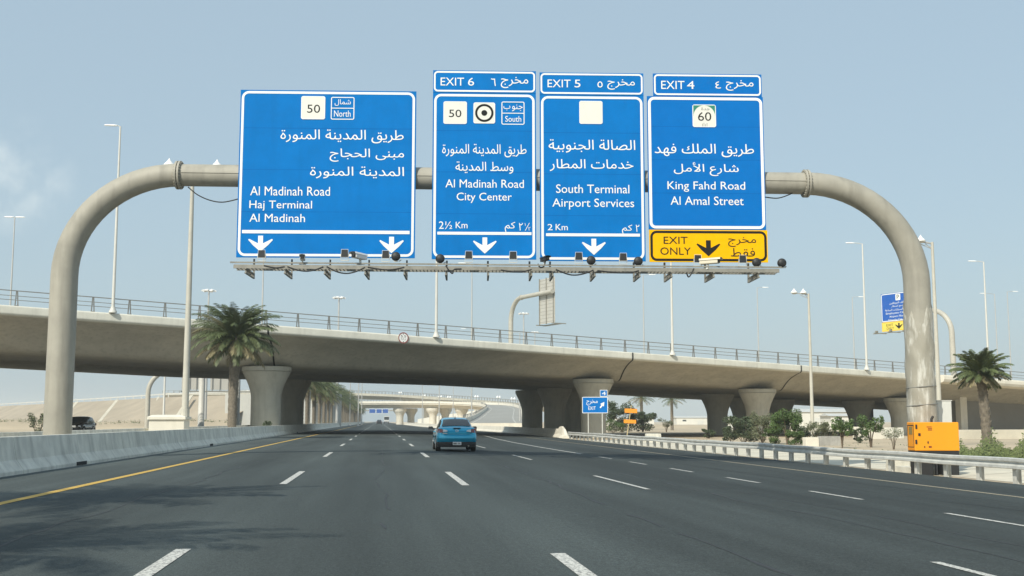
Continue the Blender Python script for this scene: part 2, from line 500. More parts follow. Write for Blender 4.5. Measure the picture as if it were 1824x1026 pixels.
# opposite carriageway, median and the paved verge
mb = MB(); mb.grid([[(x, y, z) for x, z in ((-34, -0.02), (-13.0, -0.02))] for y in (-60, 100, 400, 1500)], False)
struct('opposite_road', mb, ASPH2, 'pale worn asphalt of the opposite carriageway')
mb = MB(); mb.grid([[(x, y, 0.02) for x in (-12.2, -9.2)] for y in (-60, 100, 400, 1200)], False)
struct('median_ground', mb, SOIL, 'dry soil strip between the two median barriers')
mb = MB()
for i in range(34):
    y0 = 6 + i * 3.0
    mb.add([(18.6 + .008 * y0, y0, GR + .012), (24.5, y0 + 4.5, GR + .012), (24.5, y0 + 7.42, GR + .012), (18.6 + .008 * y0, y0 + 2.92, GR + .012)], [(0, 1, 2, 3)])
struct('paved_verge', mb, PAVE, 'pale concrete slabs behind the guardrail')

# ------------------------------------------------------------------ median barriers and right barrier
PROF = [(0.38, 0.0), (0.38, 0.09), (0.20, 0.34), (0.09, 0.90), (-0.09, 0.90), (-0.20, 0.34), (-0.38, 0.09), (-0.38, 0.0)]
def barrier(name, label, path, mt, seg=6.0, zf=None, h=1.0):
    t = thing(name, label, 'barrier', (path[0][0], path[0][1], 0))
    mb = MB()
    # walk the path in segments with narrow open joints
    pts = [V((x, y, 0)) for x, y in path]
    for a, b in zip(pts, pts[1:]):
        L = (b - a).length; n = max(1, round(L / seg)) if L < 400 else 4
        d = (b - a).normalized(); nn = V((d.y, -d.x, 0))
        for i in range(n):
            p = a + d * (L * i / n + 0.013); q = a + d * (L * (i + 1) / n - 0.013)
            rows = [[(c.x + nn.x * o, c.y + nn.y * o, z * h - (0.05 if z == 0 else 0) + (zf(c.x + nn.x * o) if zf else 0)) for o, z in PROF] for c in (p, q)]
            mb.loft(rows)
    mb.build('concrete_body', mt, t, True, bevel=0.012)
    return t
b1 = barrier('median_barrier', 'long grey concrete barrier beside the yellow line, near side of the median', [(-8.98, -12), (-8.98, 130), (-8.98, 260), (-8.98, 700)], CONCB)
for px_, py_, L in ((205, 826, .55), (352, 793, .5), (485, 771, .5)):
    p = G(px_, py_, .04)
    mb = MB(); mb.obox((-8.6 + .006, p.y, .062), (.012, 0, 0), (0, L, 0), (0, 0, .05))
    mb.build('drain_slot', JOINT, b1, True)
barrier('median_barrier', 'grey concrete barrier on the far side of the median, beside the opposite carriageway', [(-12.5, -12), (-12.5, 250), (-12.5, 700)], CONCB)
barrier('outer_barrier', 'sunlit white concrete barrier curving away beyond the overpass', [(18.7, 119.5), (19.0, 150), (18.6, 170), (17.2, 190), (14.6, 215), (12.9, 260), (11.6, 320), (10.6, 480)], CONCW, zf=road_z)
# sloping concrete nose where the guardrail meets that barrier
t = thing('barrier_end', 'white wedge of concrete at the far end of the guardrail', 'barrier', (18.7, 116.5, road_z(18.5)))
mb = MB()
rows = []
for y, s, h in ((-2.0, 1.35, .35), (-1.2, 1.2, 1.0), (0.2, .95, 1.35), (1.6, .9, 1.3), (2.8, 1.0, 1.0)):
    rows.append([(o * s * (1.35 if z < .4 else 1), y, z * h - .05) for o, z in PROF])
mb.loft(rows)
mb.build('concrete_body', CONCW, t, bevel=.02)

# ------------------------------------------------------------------ guardrail
def gx_(y): return 17.05 + 0.0115 * y
t = thing('guardrail', 'long galvanised steel crash rail on posts along the outer shoulder', 'guardrail', (gx_(10), 10, -.45))
WP = [(0.0, 0.0), (0.085, 0.02), (0.085, 0.09), (0.02, 0.135), (0.02, 0.175), (0.085, 0.22), (0.085, 0.29), (0.0, 0.31)]
mb = MB()
rows = []
yy = [6 + i * 2.0 for i in range(53)]
for i, y in enumerate(yy):
    wob = 0.012 * math.sin(i * 1.7) + 0.012 * math.sin(i * .61)
    rows.append([(gx_(y) - .1 - o, y, -.47 + .42 + z + wob) for o, z in WP] + [(gx_(y) - .1 - o + .006, y, -.47 + .42 + z + wob) for o, z in reversed(WP)])
mb.loft(rows)
mb.build('steel_rail', GALV, t, True)
for i, y in enumerate(yy):
    mb = MB()
    x = gx_(y)
    mb.box(x - .02, x + .12, y - .006, y + .006, -.6, .24); mb.box(x + .12, x + .132, y - .085, y + .085, -.6, .24)
    mb.box(x - .032, x - .02, y - .085, y + .085, -.6, .24)
    mb.box(x - .094, x - .032, y - .05, y + .05, -.02, .22)
    mb.build('post', GALV, t, True)

# ------------------------------------------------------------------ overpass
A0 = UP(0, 542, 92.6); B0 = UP(1600, 663, 138.0)
dh = V((B0.x - A0.x, B0.y - A0.y, 0)); DL = dh.length
DU = dh.normalized(); DN = V((-DU.y, DU.x, 0)); GRD = (B0.z - A0.z) / DL
def D(u, v, dz=0.0):
    p = A0 + DU * u + DN * v
    return V((p.x, p.y, A0.z + GRD * u + dz))
def u_of(x, v=0.0):              # where the pixel column x cuts the deck line at offset v
    k = RT - FW * ((x - CX) / FPX) / 1.0
    k = RT - (FW * ((x - CX) / FPX))
    base = D(0, v) - CAM
    dirv = DU + V((0, 0, GRD))
    # column plane: q.RT = q.FW * (x-CX)/f
    return -(base.dot(k)) / dirv.dot(k)
def uv_of(p):
    q = V((p.x - A0.x, p.y - A0.y, 0))
    return q.dot(DU), q.dot(DN)
WD = 46.0
def KZ(u):
    k = min(1, max(0, (u - KU0) / (KU1 - KU0)))
    return 1.05 - .30 * k
half = [(0.34, 0.0), (0.10, -.015), (0.03, -.05), (0.0, -.12), (0.0, -.16), (0.0, -.60), (0.005, -.66), (0.04, -.73), (0.12, -.80), (0.3, -.85), (0.36, -.86), (1.5, -1.06), (2.8, -1.38), (4.0, -1.82), (5.0, -2.35), (5.8, -2.9), (6.4, -3.2), (7.2, -3.32),
        (19.6, -3.32), (20.4, -3.1), (21.0, -2.5), (21.4, -2.1)]
prof = half + [(WD - v, z) for v, z in reversed(half)]
U0, U1 = -80.0, 300.0
ov = thing('overpass', 'wide concrete overpass with curved soffit crossing above the highway', 'overpass', tuple(D(0, 23, -10)))
mb = MB()
KU0, KU1 = u_of(473), u_of(1057)
def ZS(u, z): return z if z > -.86 else -.86 + (z + .86) * KZ(u)
us = [U0] + [u_of(x) for x in range(-200, 2000, 60)] + [U1]
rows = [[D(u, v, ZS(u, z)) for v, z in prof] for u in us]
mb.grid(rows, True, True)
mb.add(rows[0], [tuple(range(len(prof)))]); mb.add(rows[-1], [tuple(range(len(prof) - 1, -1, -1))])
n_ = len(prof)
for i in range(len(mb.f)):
    if len(mb.f[i]) == 4 and min(i % n_, 1000) in tuple(range(0, 10)) + tuple(range(n_ - 11, n_ - 1)): mb.m[i] = 1  # parapet faces take the paler copy with sunlight in its colour
mb.build('deck', [CONC, PARA_LIT], ov, True)
# expansion joints
BDIR = V((0.0, 1.0, 0))
def joint(px, uoff):
    u = u_of(px); mb = MB(); rows = []
    for v, z in half[1:18]:
        # joint runs parallel to the highway, so it shears along the deck
        sh = v * (DU.y / DN.y)
        rows.append([D(u + sh + q, v, ZS(u + sh + q, z)) + V((0, 0, -.012)) - DN * .012 for q in (-.09, .09)])
    mb.grid(rows, False)
    mb.build('expansion_joint', JOINT, ov, True)
for px in (478, 1127, 1427):
    joint(px, 0)
# piers
def pier(px, d, sc=1.0, wide=1.0):
    p = AT(px, d, 0); u, v = uv_of(p)
    top = D(u, v, ZS(u, -3.32)).z + .02
    bot = GR - .3
    mb = MB()
    r0, r1 = 1.42 * sc, 2.28 * sc
    prof_ = [(r0, bot)]
    fl = 2.35 * sc
    prof_.append((r0, top - .5 - fl))
    for k in range(1, 11):
        a = k / 10
        prof_.append((r0 + (r1 - r0) * (0.30 * a + .70 * (1 - math.cos(a * math.pi / 2)) if a < 1 else 1), top - .5 - fl + fl * a))
    mb.lathe(prof_, 40, (p.x, p.y, 0))
    mb.lathe([(r1 - .14, top - .53), (r1 - .14, top - .44)], 40, (p.x, p.y, 0)); mb.lathe([(r1 - .14, top - .45), (r1 + .05, top - .44)], 40, (p.x, p.y, 0)); mb.lathe([(r1 + .05, top - .44), (r1 + .05, top - .05)], 40, (p.x, p.y, 0)); mb.lathe([(r1 + .05, top - .05), (r1 - .05, top)], 40, (p.x, p.y, 0))
    # the lip's groove must stay crisp
    for i, f in enumerate(mb.f):
        if len(f) > 4: mb.s[i] = False
    o = mb.build('pier', CONCP, ov, True)
    mb2 = MB(); mb2.lathe([(1.2, top - .005), (1.2, top + .05)], 24, (p.x, p.y, 0)); mb2.build('bearing', JOINT, o, True)
for px, d, sc in ((473, 109, 1.0), (519, 140, 1.0), (1057, 125, .96), (988, 150, .98), (1021, 157, .9), (948, 158, 1.0), (1350, 135, .95), (1278, 152, .95), (1322, 160, .9), (1389, 162, .95), (1530, 158, .95), (1606, 146, .92)):
    pier(px, d, sc)
# abutment and retaining walls under the right hand end
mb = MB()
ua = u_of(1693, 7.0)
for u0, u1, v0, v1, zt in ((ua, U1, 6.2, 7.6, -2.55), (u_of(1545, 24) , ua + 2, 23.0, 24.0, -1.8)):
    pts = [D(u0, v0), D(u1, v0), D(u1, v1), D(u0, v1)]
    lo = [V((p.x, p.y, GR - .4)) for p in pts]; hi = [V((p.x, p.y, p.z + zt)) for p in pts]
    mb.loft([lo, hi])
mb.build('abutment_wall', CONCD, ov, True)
mb = MB()
pa = D(ua - .5, 5.6); 
pts = [D(ua - .25, 5.3), D(ua + .95, 5.3), D(ua + .95, 6.15), D(ua - .25, 6.15)]
mb.loft([[V((p.x, p.y, GR - .4)) for p in pts], [V((p.x, p.y, p.z - 2.1)) for p in pts]])
mb.build('lit_wall_end', CONCW, ov, True)  # pale strip for the wall's sunlit end, its brightness painted as lighter concrete
# widened ledge where a ramp joins
ul = u_of(1681, -1.4)
mb = MB()
lp = [(-1.4, -.02), (-1.46, -.2), (-1.46, -.55), (-1.3, -.85), (-.6, -1.05), (-.012, -1.02), (-.012, -.02)]
mb.loft([[D(u, v, z) for v, z in lp] for u in (ul, ul + 3.0, U1)])
mb.build('ramp_ledge', CONCW, ov, True)
# railing
sp = u_of(587) - u_of(531.5)
rl = MB()
for dz, w, hh in ((1.22, .07, .075), (.80, .05, .05), (.46, .05, .05)):
    rl.bar(D(U0, .2, dz), D(U1, .2, dz), w, hh)
rlo = rl.build('railing', RAIL, ov, True)
u = u_of(531.5) - 8 * sp - .0
u_end = u_of(1900)
npost = 0
while u < min(u_end, U1) and npost < 95:
    mb = MB()
    for du in (-.11, .11):
        mb.bar(D(u + du, .2, -.02), D(u + du * .35, .2, 1.2), .09, .05, up=DN)
    mb.bar(D(u - .07, .2, .62), D(u + .07, .2, .62), .06, .06)
    mb.obox(D(u, .2, .01), DU * .16, DN * .12, V((0, 0, .02)))
    mb.build('post', RAIL, rlo, True)
    u += sp; npost += 1
# railing of the far edge
rl = MB()
for dz, w, hh in ((1.22, .07, .075), (.80, .05, .05), (.46, .05, .05)):
    rl.bar(D(U0, WD - .2, dz), D(U1, WD - .2, dz), w, hh)
rl.build('railing', RAIL, ov, True)

# ------------------------------------------------------------------ text
FORMS = {  # base: (isolated, final, initial, medial)
    'ا': (0xFE8D, 0xFE8E, 0, 0), 'أ': (0xFE83, 0xFE84, 0, 0), 'ب': (0xFE8F, 0xFE90, 0xFE91, 0xFE92), 'ة': (0xFE93, 0xFE94, 0, 0),
    'ت': (0xFE95, 0xFE96, 0xFE97, 0xFE98), 'ج': (0xFE9D, 0xFE9E, 0xFE9F, 0xFEA0), 'ح': (0xFEA1, 0xFEA2, 0xFEA3, 0xFEA4),
    'خ': (0xFEA5, 0xFEA6, 0xFEA7, 0xFEA8), 'د': (0xFEA9, 0xFEAA, 0, 0), 'ر': (0xFEAD, 0xFEAE, 0, 0), 'س': (0xFEB1, 0xFEB2, 0xFEB3, 0xFEB4),
    'ش': (0xFEB5, 0xFEB6, 0xFEB7, 0xFEB8), 'ص': (0xFEB9, 0xFEBA, 0xFEBB, 0xFEBC), 'ط': (0xFEC1, 0xFEC2, 0xFEC3, 0xFEC4),
    'ع': (0xFEC9, 0xFECA, 0xFECB, 0xFECC), 'ف': (0xFED1, 0xFED2, 0xFED3, 0xFED4), 'ق': (0xFED5, 0xFED6, 0xFED7, 0xFED8),
    'ك': (0xFED9, 0xFEDA, 0xFEDB, 0xFEDC), 'ل': (0xFEDD, 0xFEDE, 0xFEDF, 0xFEE0), 'م': (0xFEE1, 0xFEE2, 0xFEE3, 0xFEE4),
    'ن': (0xFEE5, 0xFEE6, 0xFEE7, 0xFEE8), 'ه': (0xFEE9, 0xFEEA, 0xFEEB, 0xFEEC), 'و': (0xFEED, 0xFEEE, 0, 0), 'ى': (0xFEEF, 0xFEF0, 0, 0),
    'ي': (0xFEF1, 0xFEF2, 0xFEF3, 0xFEF4), 'ظ': (0xFEC5, 0xFEC6, 0xFEC7, 0xFEC8)}
def shape_ar(s):
    s = s.replace('لأ', '\u0001')
    out = []
    for i, ch in enumerate(s):
        prev = s[i - 1] if i else ' '
        nxt = s[i + 1] if i + 1 < len(s) else ' '
        pj = prev in FORMS and FORMS[prev][2] != 0
        if ch == '\u0001':
            out.append(chr(0xFEF8 if pj else 0xFEF7)); continue
        if ch not in FORMS:
            out.append(ch); continue
        iso, fin, ini, med = FORMS[ch]
        nj = (nxt in FORMS or nxt == '\u0001') and ini != 0
        out.append(chr(med if pj and nj else fin if pj else ini if nj else iso))
    return ''.join(reversed(out))
def text_polys(body, bold=0.018):
    """Outline of the letters, filled by winding number so that joined and overlapping strokes come out as one flat sheet."""
    cu = bpy.data.curves.new('tmp', 'FONT')
    cu.body = body; cu.size = 1.0; cu.resolution_u = 3; cu.offset = bold; cu.fill_mode = 'NONE'
    ob = bpy.data.objects.new('tmp', cu); COL.objects.link(ob)
    dg = C.evaluated_depsgraph_get(); dg.update()
    ev = ob.evaluated_get(dg); me = ev.to_mesh()
    pts = [V((p.co.x, p.co.y)) for p in me.vertices]; ed = [tuple(e.vertices) for e in me.edges]
    ev.to_mesh_clear()
    bpy.data.objects.remove(ob); bpy.data.curves.remove(cu)
    if not pts:
        return [], []
    fixed = []                                       # every edge in the running direction of its contour
    for a, b in ed:
        a, b = min(a, b), max(a, b)
        fixed.append((a, b) if b == a + 1 else (b, a))
    vs_, _e, fs_, _a, _b, _c = delaunay_2d_cdt(pts, fixed, [], 0, 1e-6)
    A = np.array([pts[a][:] for a, b in fixed]); B = np.array([pts[b][:] for a, b in fixed])
    keep = []
    for f in fs_:
        cx = sum(vs_[k].x for k in f) / len(f); cy = sum(vs_[k].y for k in f) / len(f)
        up = (A[:, 1] <= cy) & (B[:, 1] > cy); dn = (A[:, 1] > cy) & (B[:, 1] <= cy)
        side = (B[:, 0] - A[:, 0]) * (cy - A[:, 1]) - (cx - A[:, 0]) * (B[:, 1] - A[:, 1])
        if int((up & (side > 0)).sum()) - int((dn & (side < 0)).sum()) != 0:
            keep.append(tuple(f))
    used = sorted({k for f in keep for k in f}); ix = {k: n for n, k in enumerate(used)}
    return [(vs_[k].x, vs_[k].y) for k in used], [tuple(ix[k] for k in f) for f in keep]

class Board:
    """A flat sign: local x along the board, z up, front towards -y."""
    def __init__(s, origin, ex):
        s.o = V(origin); s.ex = V(ex).normalized(); s.n = V((s.ex.y, -s.ex.x, 0))
        s.rz = math.atan2(s.ex.y, s.ex.x)
    def loc(s, x, y):            # photo pixel -> local (x, z)
        r = ray(x, y)
        t = (s.o - CAM).dot(s.n) / r.dot(s.n)
        p = CAM + r * t - s.o
        return p.dot(s.ex), p.z
    def put_text(s, mb, body, x0, x1, y0, y1, layer=.009, bold=.017, arabic=False):
        a, b_ = s.loc(x0, y1), s.loc(x1, y0)
        s.put_text_local(mb, body, a[0], b_[0], a[1], b_[1], layer, bold, arabic)
    def put_text_local(s, mb, body, x0, x1, z0, z1, layer=.009, bold=.017, arabic=False):
        vs_, fs_ = text_polys(shape_ar(body) if arabic else body, bold)
        if not vs_:
            return
        mx0, mx1 = min(p[0] for p in vs_), max(p[0] for p in vs_); my0, my1 = min(p[1] for p in vs_), max(p[1] for p in vs_)
        kx = (x1 - x0) / max(mx1 - mx0, 1e-6); kz = (z1 - z0) / max(my1 - my0, 1e-6)
        mb.add([(x0 + (p[0] - mx0) * kx, -layer, z0 + (p[1] - my0) * kz) for p in vs_], fs_)
def rr(x0, x1, z0, z1, r, n=6):
    P = []
    for cx, cz, a0 in ((x1 - r, z1 - r, 0), (x0 + r, z1 - r, 90), (x0 + r, z0 + r, 180), (x1 - r, z0 + r, 270)):
        for k in range(n + 1):
            a = rad(a0 + 90 * k / n)
            P.append((cx + r * math.cos(a), cz + r * math.sin(a)))
    return P
def flat(mb, P, y):
    mb.add([(x, y, z) for x, z in P], [tuple(range(len(P)))])
def plate(mb, P, y0, y1):        # extruded outline
    n = len(P)
    mb.add([(x, y0, z) for x, z in P] + [(x, y1, z) for x, z in P],
           [tuple(range(n)), tuple(range(2 * n - 1, n - 1, -1))] + [(i, (i + 1) % n, n + (i + 1) % n, n + i) for i in range(n)])
def ring(mb, P, Q, y):
    n = len(P)
    mb.add([(x, y, z) for x, z in P] + [(x, y, z) for x, z in Q], [(i, (i + 1) % n, n + (i + 1) % n, n + i) for i in range(n)])
def rring(mb, x0, x1, z0, z1, r, t, y):
    ring(mb, rr(x0, x1, z0, z1, r), rr(x0 + t, x1 - t, z0 + t, z1 - t, max(r - t, .005)), y)
def down_arrow(mb, cx, w, z0, z1, y):
    h = z1 - z0; k = w / 2
    # swept-back barbs as on the boards
    P = [(-.20 * k, h), (.20 * k, h), (.20 * k, h * .52), (.92 * k, h * .80), (1.0 * k, h * .74), (.60 * k, h * .40), (0, 0), (-.60 * k, h * .40), (-1.0 * k, h * .74), (-.92 * k, h * .80), (-.20 * k, h * .52)]
    mb.add([(cx + x, y, z0 + z) for x, z in P], [(0, 10, 2, 1), (2, 10, 6), (2, 6, 5), (2, 5, 4), (2, 4, 3), (10, 7, 6), (10, 8, 7), (10, 9, 8)])

# ------------------------------------------------------------------ sign gantry across the highway
PL = AT(103, 39.2, 0); PR = AT(1643, 40.2, 0)
GE = V((PR.x - PL.x, PR.y - PL.y, 0)).normalized(); GN = V((GE.y, -GE.x, 0))      # GN: towards the camera
beam = Board((PL.x, PL.y, 0), GE)
GL = (PR - PL).dot(GE)
def bp(s, z): return V((PL.x, PL.y, 0)) + GE * s + V((0, 0, z))
gan = thing('sign_gantry', 'beige tubular gantry with two curved legs carrying the blue boards', 'gantry', (PL.x, PL.y, 0))
sL, zB = beam.loc(320, 312); sR, zB2 = beam.loc(1436, 327)
zb = (zB + zB2) / 2
def leg_path(s_post, s_fl, zfl, base):
    pts = [bp(s_post, base), bp(s_post, (base + zfl) * .3)]
    rx = s_fl - s_post; rz = 3.6
    for k in range(0, 17):
        a = rad(90 * k / 16)
        pts.append(bp(s_fl - rx * math.cos(a), zfl - rz + rz * math.sin(a)))
    return pts
zl, zr_ = zB, zB2
lp_ = leg_path(0, sL, zl, -.1)
mb = MB(); mb.tube(lp_, [.465, .46] + [.455 - .05 * k / 16 for k in range(17)], 28); mb.build('curved_leg', PIPE, gan, True)
rp_ = leg_path(GL, sR, zr_, GR - .2)
mb = MB(); mb.tube(rp_, [.475, .47] + [.46 - .055 * k / 16 for k in range(17)], 28); mb.build('curved_leg', PIPE, gan, True)
mb = MB(); mb.tube([bp(sL, zl), bp(sL + (sR - sL) * .5, (zl + zr_) / 2), bp(sR, zr_)], .39, 28); mb.build('crossbeam', PIPE, gan, True)
mb = MB(); mb.tube([bp(sL, zl + .02) + GN * .39, bp(sR, zr_ + .02) + GN * .39], .02, 6); mb.build('cable_conduit', PIPE, gan, True)
for s_, z_ in ((sL, zl), (sR, zr_)):
    mb = MB()
    mb.tube([bp(s_ - .10, z_), bp(s_ - .035, z_)], .505, 28); mb.tube([bp(s_ + .0, z_), bp(s_ + .065, z_)], .505, 28)
    for k in range(24):
        a = 2 * math.pi * k / 24
        o_ = GN * (.45 * math.cos(a)) + V((0, 0, .45 * math.sin(a)))
        mb.tube([bp(s_ - .13, z_) + o_, bp(s_ + .1, z_) + o_], .024, 6)
    mb.build('bolted_flange', PIPE, gan, True)
mb = MB()
for sx, base in ((0, .02), (GL, GR + .02)):
    mb.obox(bp(sx, base + .1), GE * .75, GN * .75, V((0, 0, .12)))
mb.build('footing', CONCB, gan, True)
# torn plastic wrapping on the right leg
mb = MB(); rows = []
z0w, z1w = .9, beam.loc(1630, 560)[1]
rr2 = random.Random(3)
nseg, nring = 36, 34
for i in range(nring):
    z = z0w + (z1w - z0w) * i / (nring - 1)
    row = []
    for k in range(nseg):
        a = 2 * math.pi * k / nseg
        r = .487 + .012 * math.sin(5 * a + z * 3.1) + .012 * math.sin(3 * a - z * 5.3 + 1) + rr2.uniform(0, .016)
        if i in (0, nring - 1): r = .468
        zz = z + (0 if i in (0,) else (.30 * math.sin(2 * a + .6) + .22 * math.sin(5 * a + 2) + .12 * math.sin(11 * a)) * (i / nring) ** 2)
        row.append(bp(GL, zz) + GE * (r * math.cos(a)) + GN * (r * math.sin(a)))
    rows.append(row)
mb.grid(rows, True, True)
wr = mb.build('plastic_wrapping', PLAST, gan, True)
for z in (beam.loc(1640, 722)[1], beam.loc(1640, 690)[1]):
    mb = MB()
    mb.tube([bp(GL, z) + GE * (.512 * math.cos(a)) + GN * (.512 * math.sin(a)) + V((0, 0, .04 * math.sin(a * 1.0 + 1))) for a in [2 * math.pi * k / 24 for k in range(25)]], .014, 6, False)
    mb.build('band', RAIL, wr, True)
def cable(pts, r, name='cable', par=gan, mt=None):
    mb = MB(); mb.tube(catmull(pts, 6), r, 6); mb.build(name, mt or BLACK, par, True)
def bpx(x, y, off):              # pixel on the gantry plane moved off towards the camera
    b = Board(V((PL.x, PL.y, 0)) + GN * off, GE)
    s, z = b.loc(x, y)
    return V((PL.x, PL.y, 0)) + GN * off + GE * s + V((0, 0, z))
cable([bpx(335, 333, .1), bpx(352, 347, .1), bpx(375, 357, .1), bpx(398, 360, .1), bpx(426, 354, .1)], .022)
cable([bpx(1362, 351, .1), bpx(1385, 353, .1), bpx(1405, 347, .1), bpx(1412, 343, .1)], .022)

# catwalk under the boards
CWO = 1.55
CL, CR = bpx(412, 468, CWO), bpx(1398, 478, CWO)
cwd = (CR - CL)
def cw(x, y): return bpx(x, y, CWO)
mb = MB()
mb.bar(cw(410, 467.2), cw(1392, 476.2), .05, .05)
mb.bar(bpx(416, 474.5, CWO - .02), bpx(1388, 482.3, CWO - .02), .05, .13)
mb.bar(bpx(416, 474.5, CWO - .02) - GN * .55, bpx(1388, 482.3, CWO - .02) - GN * .55, .05, .13)
g0, g1 = bpx(420, 476.8, CWO - .02), bpx(1386, 484.6, CWO - .02)
n = 150
for k in range(n):
    p = g0 + (g1 - g0) * (k / (n - 1))
    mb.bar(p - GN * .03, p - GN * .52, .03, .02)
cat = mb.build('catwalk', STEEL, gan, True)
for x in (437, 507, 578, 650, 720, 794, 870, 947, 985, 1060, 1140, 1197, 1272, 1352):
    y = 476 + (x - 437) * .0086
    a = bpx(x, y + 3, CWO + .05); L = 1.55
    mb = MB()
    for dz in (0.02, -.13):
        mb.bar(a + V((0, 0, dz)), a - GN * L + V((0, 0, dz)), .06, .035)
    for k in range(8):
        q = a - GN * (L * (k + .5) / 8)
        mb.bar(q + V((0, 0, .02)), q + V((0, 0, -.13)), .05, .03)
    q = a - GN * (L - .05)
    mb.bar(q + V((0, 0, -.13)), q + V((0, 0, .55)), .06, .06)
    q = a - GN * (.30)
    mb.bar(q + V((0, 0, .0)), q + V((0, 0, .14)), .05, .05)
    mb.build('bracket', STEEL, gan, True)
for c_ in ([(512, 475), (530, 481), (545, 483), (560, 481), (576, 475)], [(582, 475), (600, 484), (618, 487), (636, 483), (650, 476)], [(655, 476), (680, 480), (700, 480), (720, 476)], [(892, 481), (912, 484), (930, 484), (947, 480)],
           [(990, 480), (1010, 488), (1025, 490), (1042, 487), (1057, 481)], [(794, 473), (800, 482), (806, 487), (809, 480), (822, 479)], [(958, 470), (962, 476), (969, 474), (972, 462)], [(1236, 478), (1230, 490), (1226, 493), (1223, 486)], [(1064, 482), (1090, 485), (1120, 486), (1138, 482)], [(470, 473), (490, 477), (507, 475)]):
    cable([cw(*p) + V((0, 0, 0)) for p in c_], .026)

# ---- boards
SGO = .48
def Z1(u, v): return 400 + u / 2.564, 100 + v / 2.564
def Z2(u, v): return 740 + u / 2.564, 100 + v / 2.564
def Z3(u, v): return 950 + u / 2.564, 100 + v / 2.564
def Z4(u, v): return 1140 + u / 2.567, 100 + v / 2.567
class Sign:
    def __init__(s, label, Z, corners, name='highway_sign'):
        s.Z = Z
        base = Board(V((PL.x, PL.y, 0)) + GN * SGO, GE)
        pts = [base.loc(*Z(*c)) for c in corners]        # tl tr br bl
        s.x0 = (pts[0][0] + pts[3][0]) / 2; s.x1 = (pts[1][0] + pts[2][0]) / 2
        s.z1 = (pts[0][1] + pts[1][1]) / 2; s.z0 = (pts[2][1] + pts[3][1]) / 2
        org = base.o + GE * ((s.x0 + s.x1) / 2) + V((0, 0, s.z0))
        s.t = thing(name, label, 'road sign', org, base.rz)
        s.b = Board(org, GE)
        s.w = s.x1 - s.x0; s.h = s.z1 - s.z0
        s.white, s.black = MB(), MB()
    def L(s, u, v): return s.b.loc(*s.Z(u, v))
    def txt(s, body, u0, u1, v0, v1, ar=False, mb=None, layer=.009, bold=.017):
        a, b_ = s.Z(u0, v0), s.Z(u1, v1)
        if ar and bold == .017: bold = .024
        own = mb is None or mb is s.black
        q = MB() if own else mb
        s.b.put_text(q, body, a[0], b_[0], a[1], b_[1], layer, bold, ar)
        if own: q.build('lettering', SBLK if mb is s.black else WHITE, s.t)
    def rect(s, u0, u1, v0, v1, mb=None, y=-.009):
        (x0, z1), (x1, z0) = s.L(u0, v0), s.L(u1, v1)
        zm = (s.L(u0, (v0 + v1) / 2)[1] + s.L(u1, (v0 + v1) / 2)[1]) / 2; hh = abs(z1 - z0) / 2
        hh = abs(s.L((u0 + u1) / 2, v0)[1] - s.L((u0 + u1) / 2, v1)[1]) / 2
        q = mb or MB()
        flat(q, [(x0, zm - hh), (x1, zm - hh), (x1, zm + hh), (x0, zm + hh)], y)
        if mb is None: q.build('divider_line', WHITE, s.t)
    def arrow(s, uc, u0, u1, v0, v1, mb=None, y=-.009):
        cx, zt = s.L(uc, v0); _, zb_ = s.L(uc, v1)
        w = s.L(u1, v0)[0] - s.L(u0, v0)[0]
        q = MB(); down_arrow(q, cx, w, zb_, zt, y); q.build('lane_arrow', SBLK if mb is s.black else WHITE, s.t)
    def box4(s, u0, u1, v0, v1):
        um, vm = (u0 + u1) / 2, (v0 + v1) / 2
        return s.L(u0, vm)[0], s.L(u1, vm)[0], s.L(um, v1)[1], s.L(um, v0)[1]
    def shield(s, u0, u1, v0, v1, text=None, tb=None, name='route_shield'):
        x0, x1, z0, z1 = s.box4(u0, u1, v0, v1)
        mb = MB(); plate(mb, rr(x0, x1, z0, z1, .07), -.005, -.014)
        o = mb.build(name, CREAM, s.t)
        mb = MB(); rring(mb, x0 + .004, x1 - .004, z0 + .004, z1 - .004, .066, .028, -.0165); mb.build('rim', WHITE, o)
        if text:
            mb = MB(); s.txt(text, *tb, mb=mb, layer=.0185, bold=.006); mb.build('number', SBLK, o)
        return o, (x0, x1, z0, z1)
    def direction(s, u0, u1, v0, v1, vd, ar, ab, en, eb):
        x0, x1, z0, z1 = s.box4(u0, u1, v0, v1)
        mb = MB(); rring(mb, x0, x1, z0, z1, .06, .030, -.009)
        zd = s.L((u0 + u1) / 2, vd)[1]
        flat(mb, [(x0 + .029, zd - .014), (x1 - .029, zd - .014), (x1 - .029, zd + .014), (x0 + .029, zd + .014)], -.0094)
        for body, bb in zip(ar if isinstance(ar, list) else [ar], ab if isinstance(ab, list) else [ab]):
            s.txt(body, *bb, ar=True, mb=mb, layer=.0105, bold=.012)
        s.txt(en, *eb, mb=mb, layer=.0105, bold=.03)
        mb.build('direction_box', WHITE, s.t)
    def finish(s):
        if s.white.v: s.white.build('lettering', WHITE, s.t)
        if s.black.v: s.black.build('lettering', SBLK, s.t)
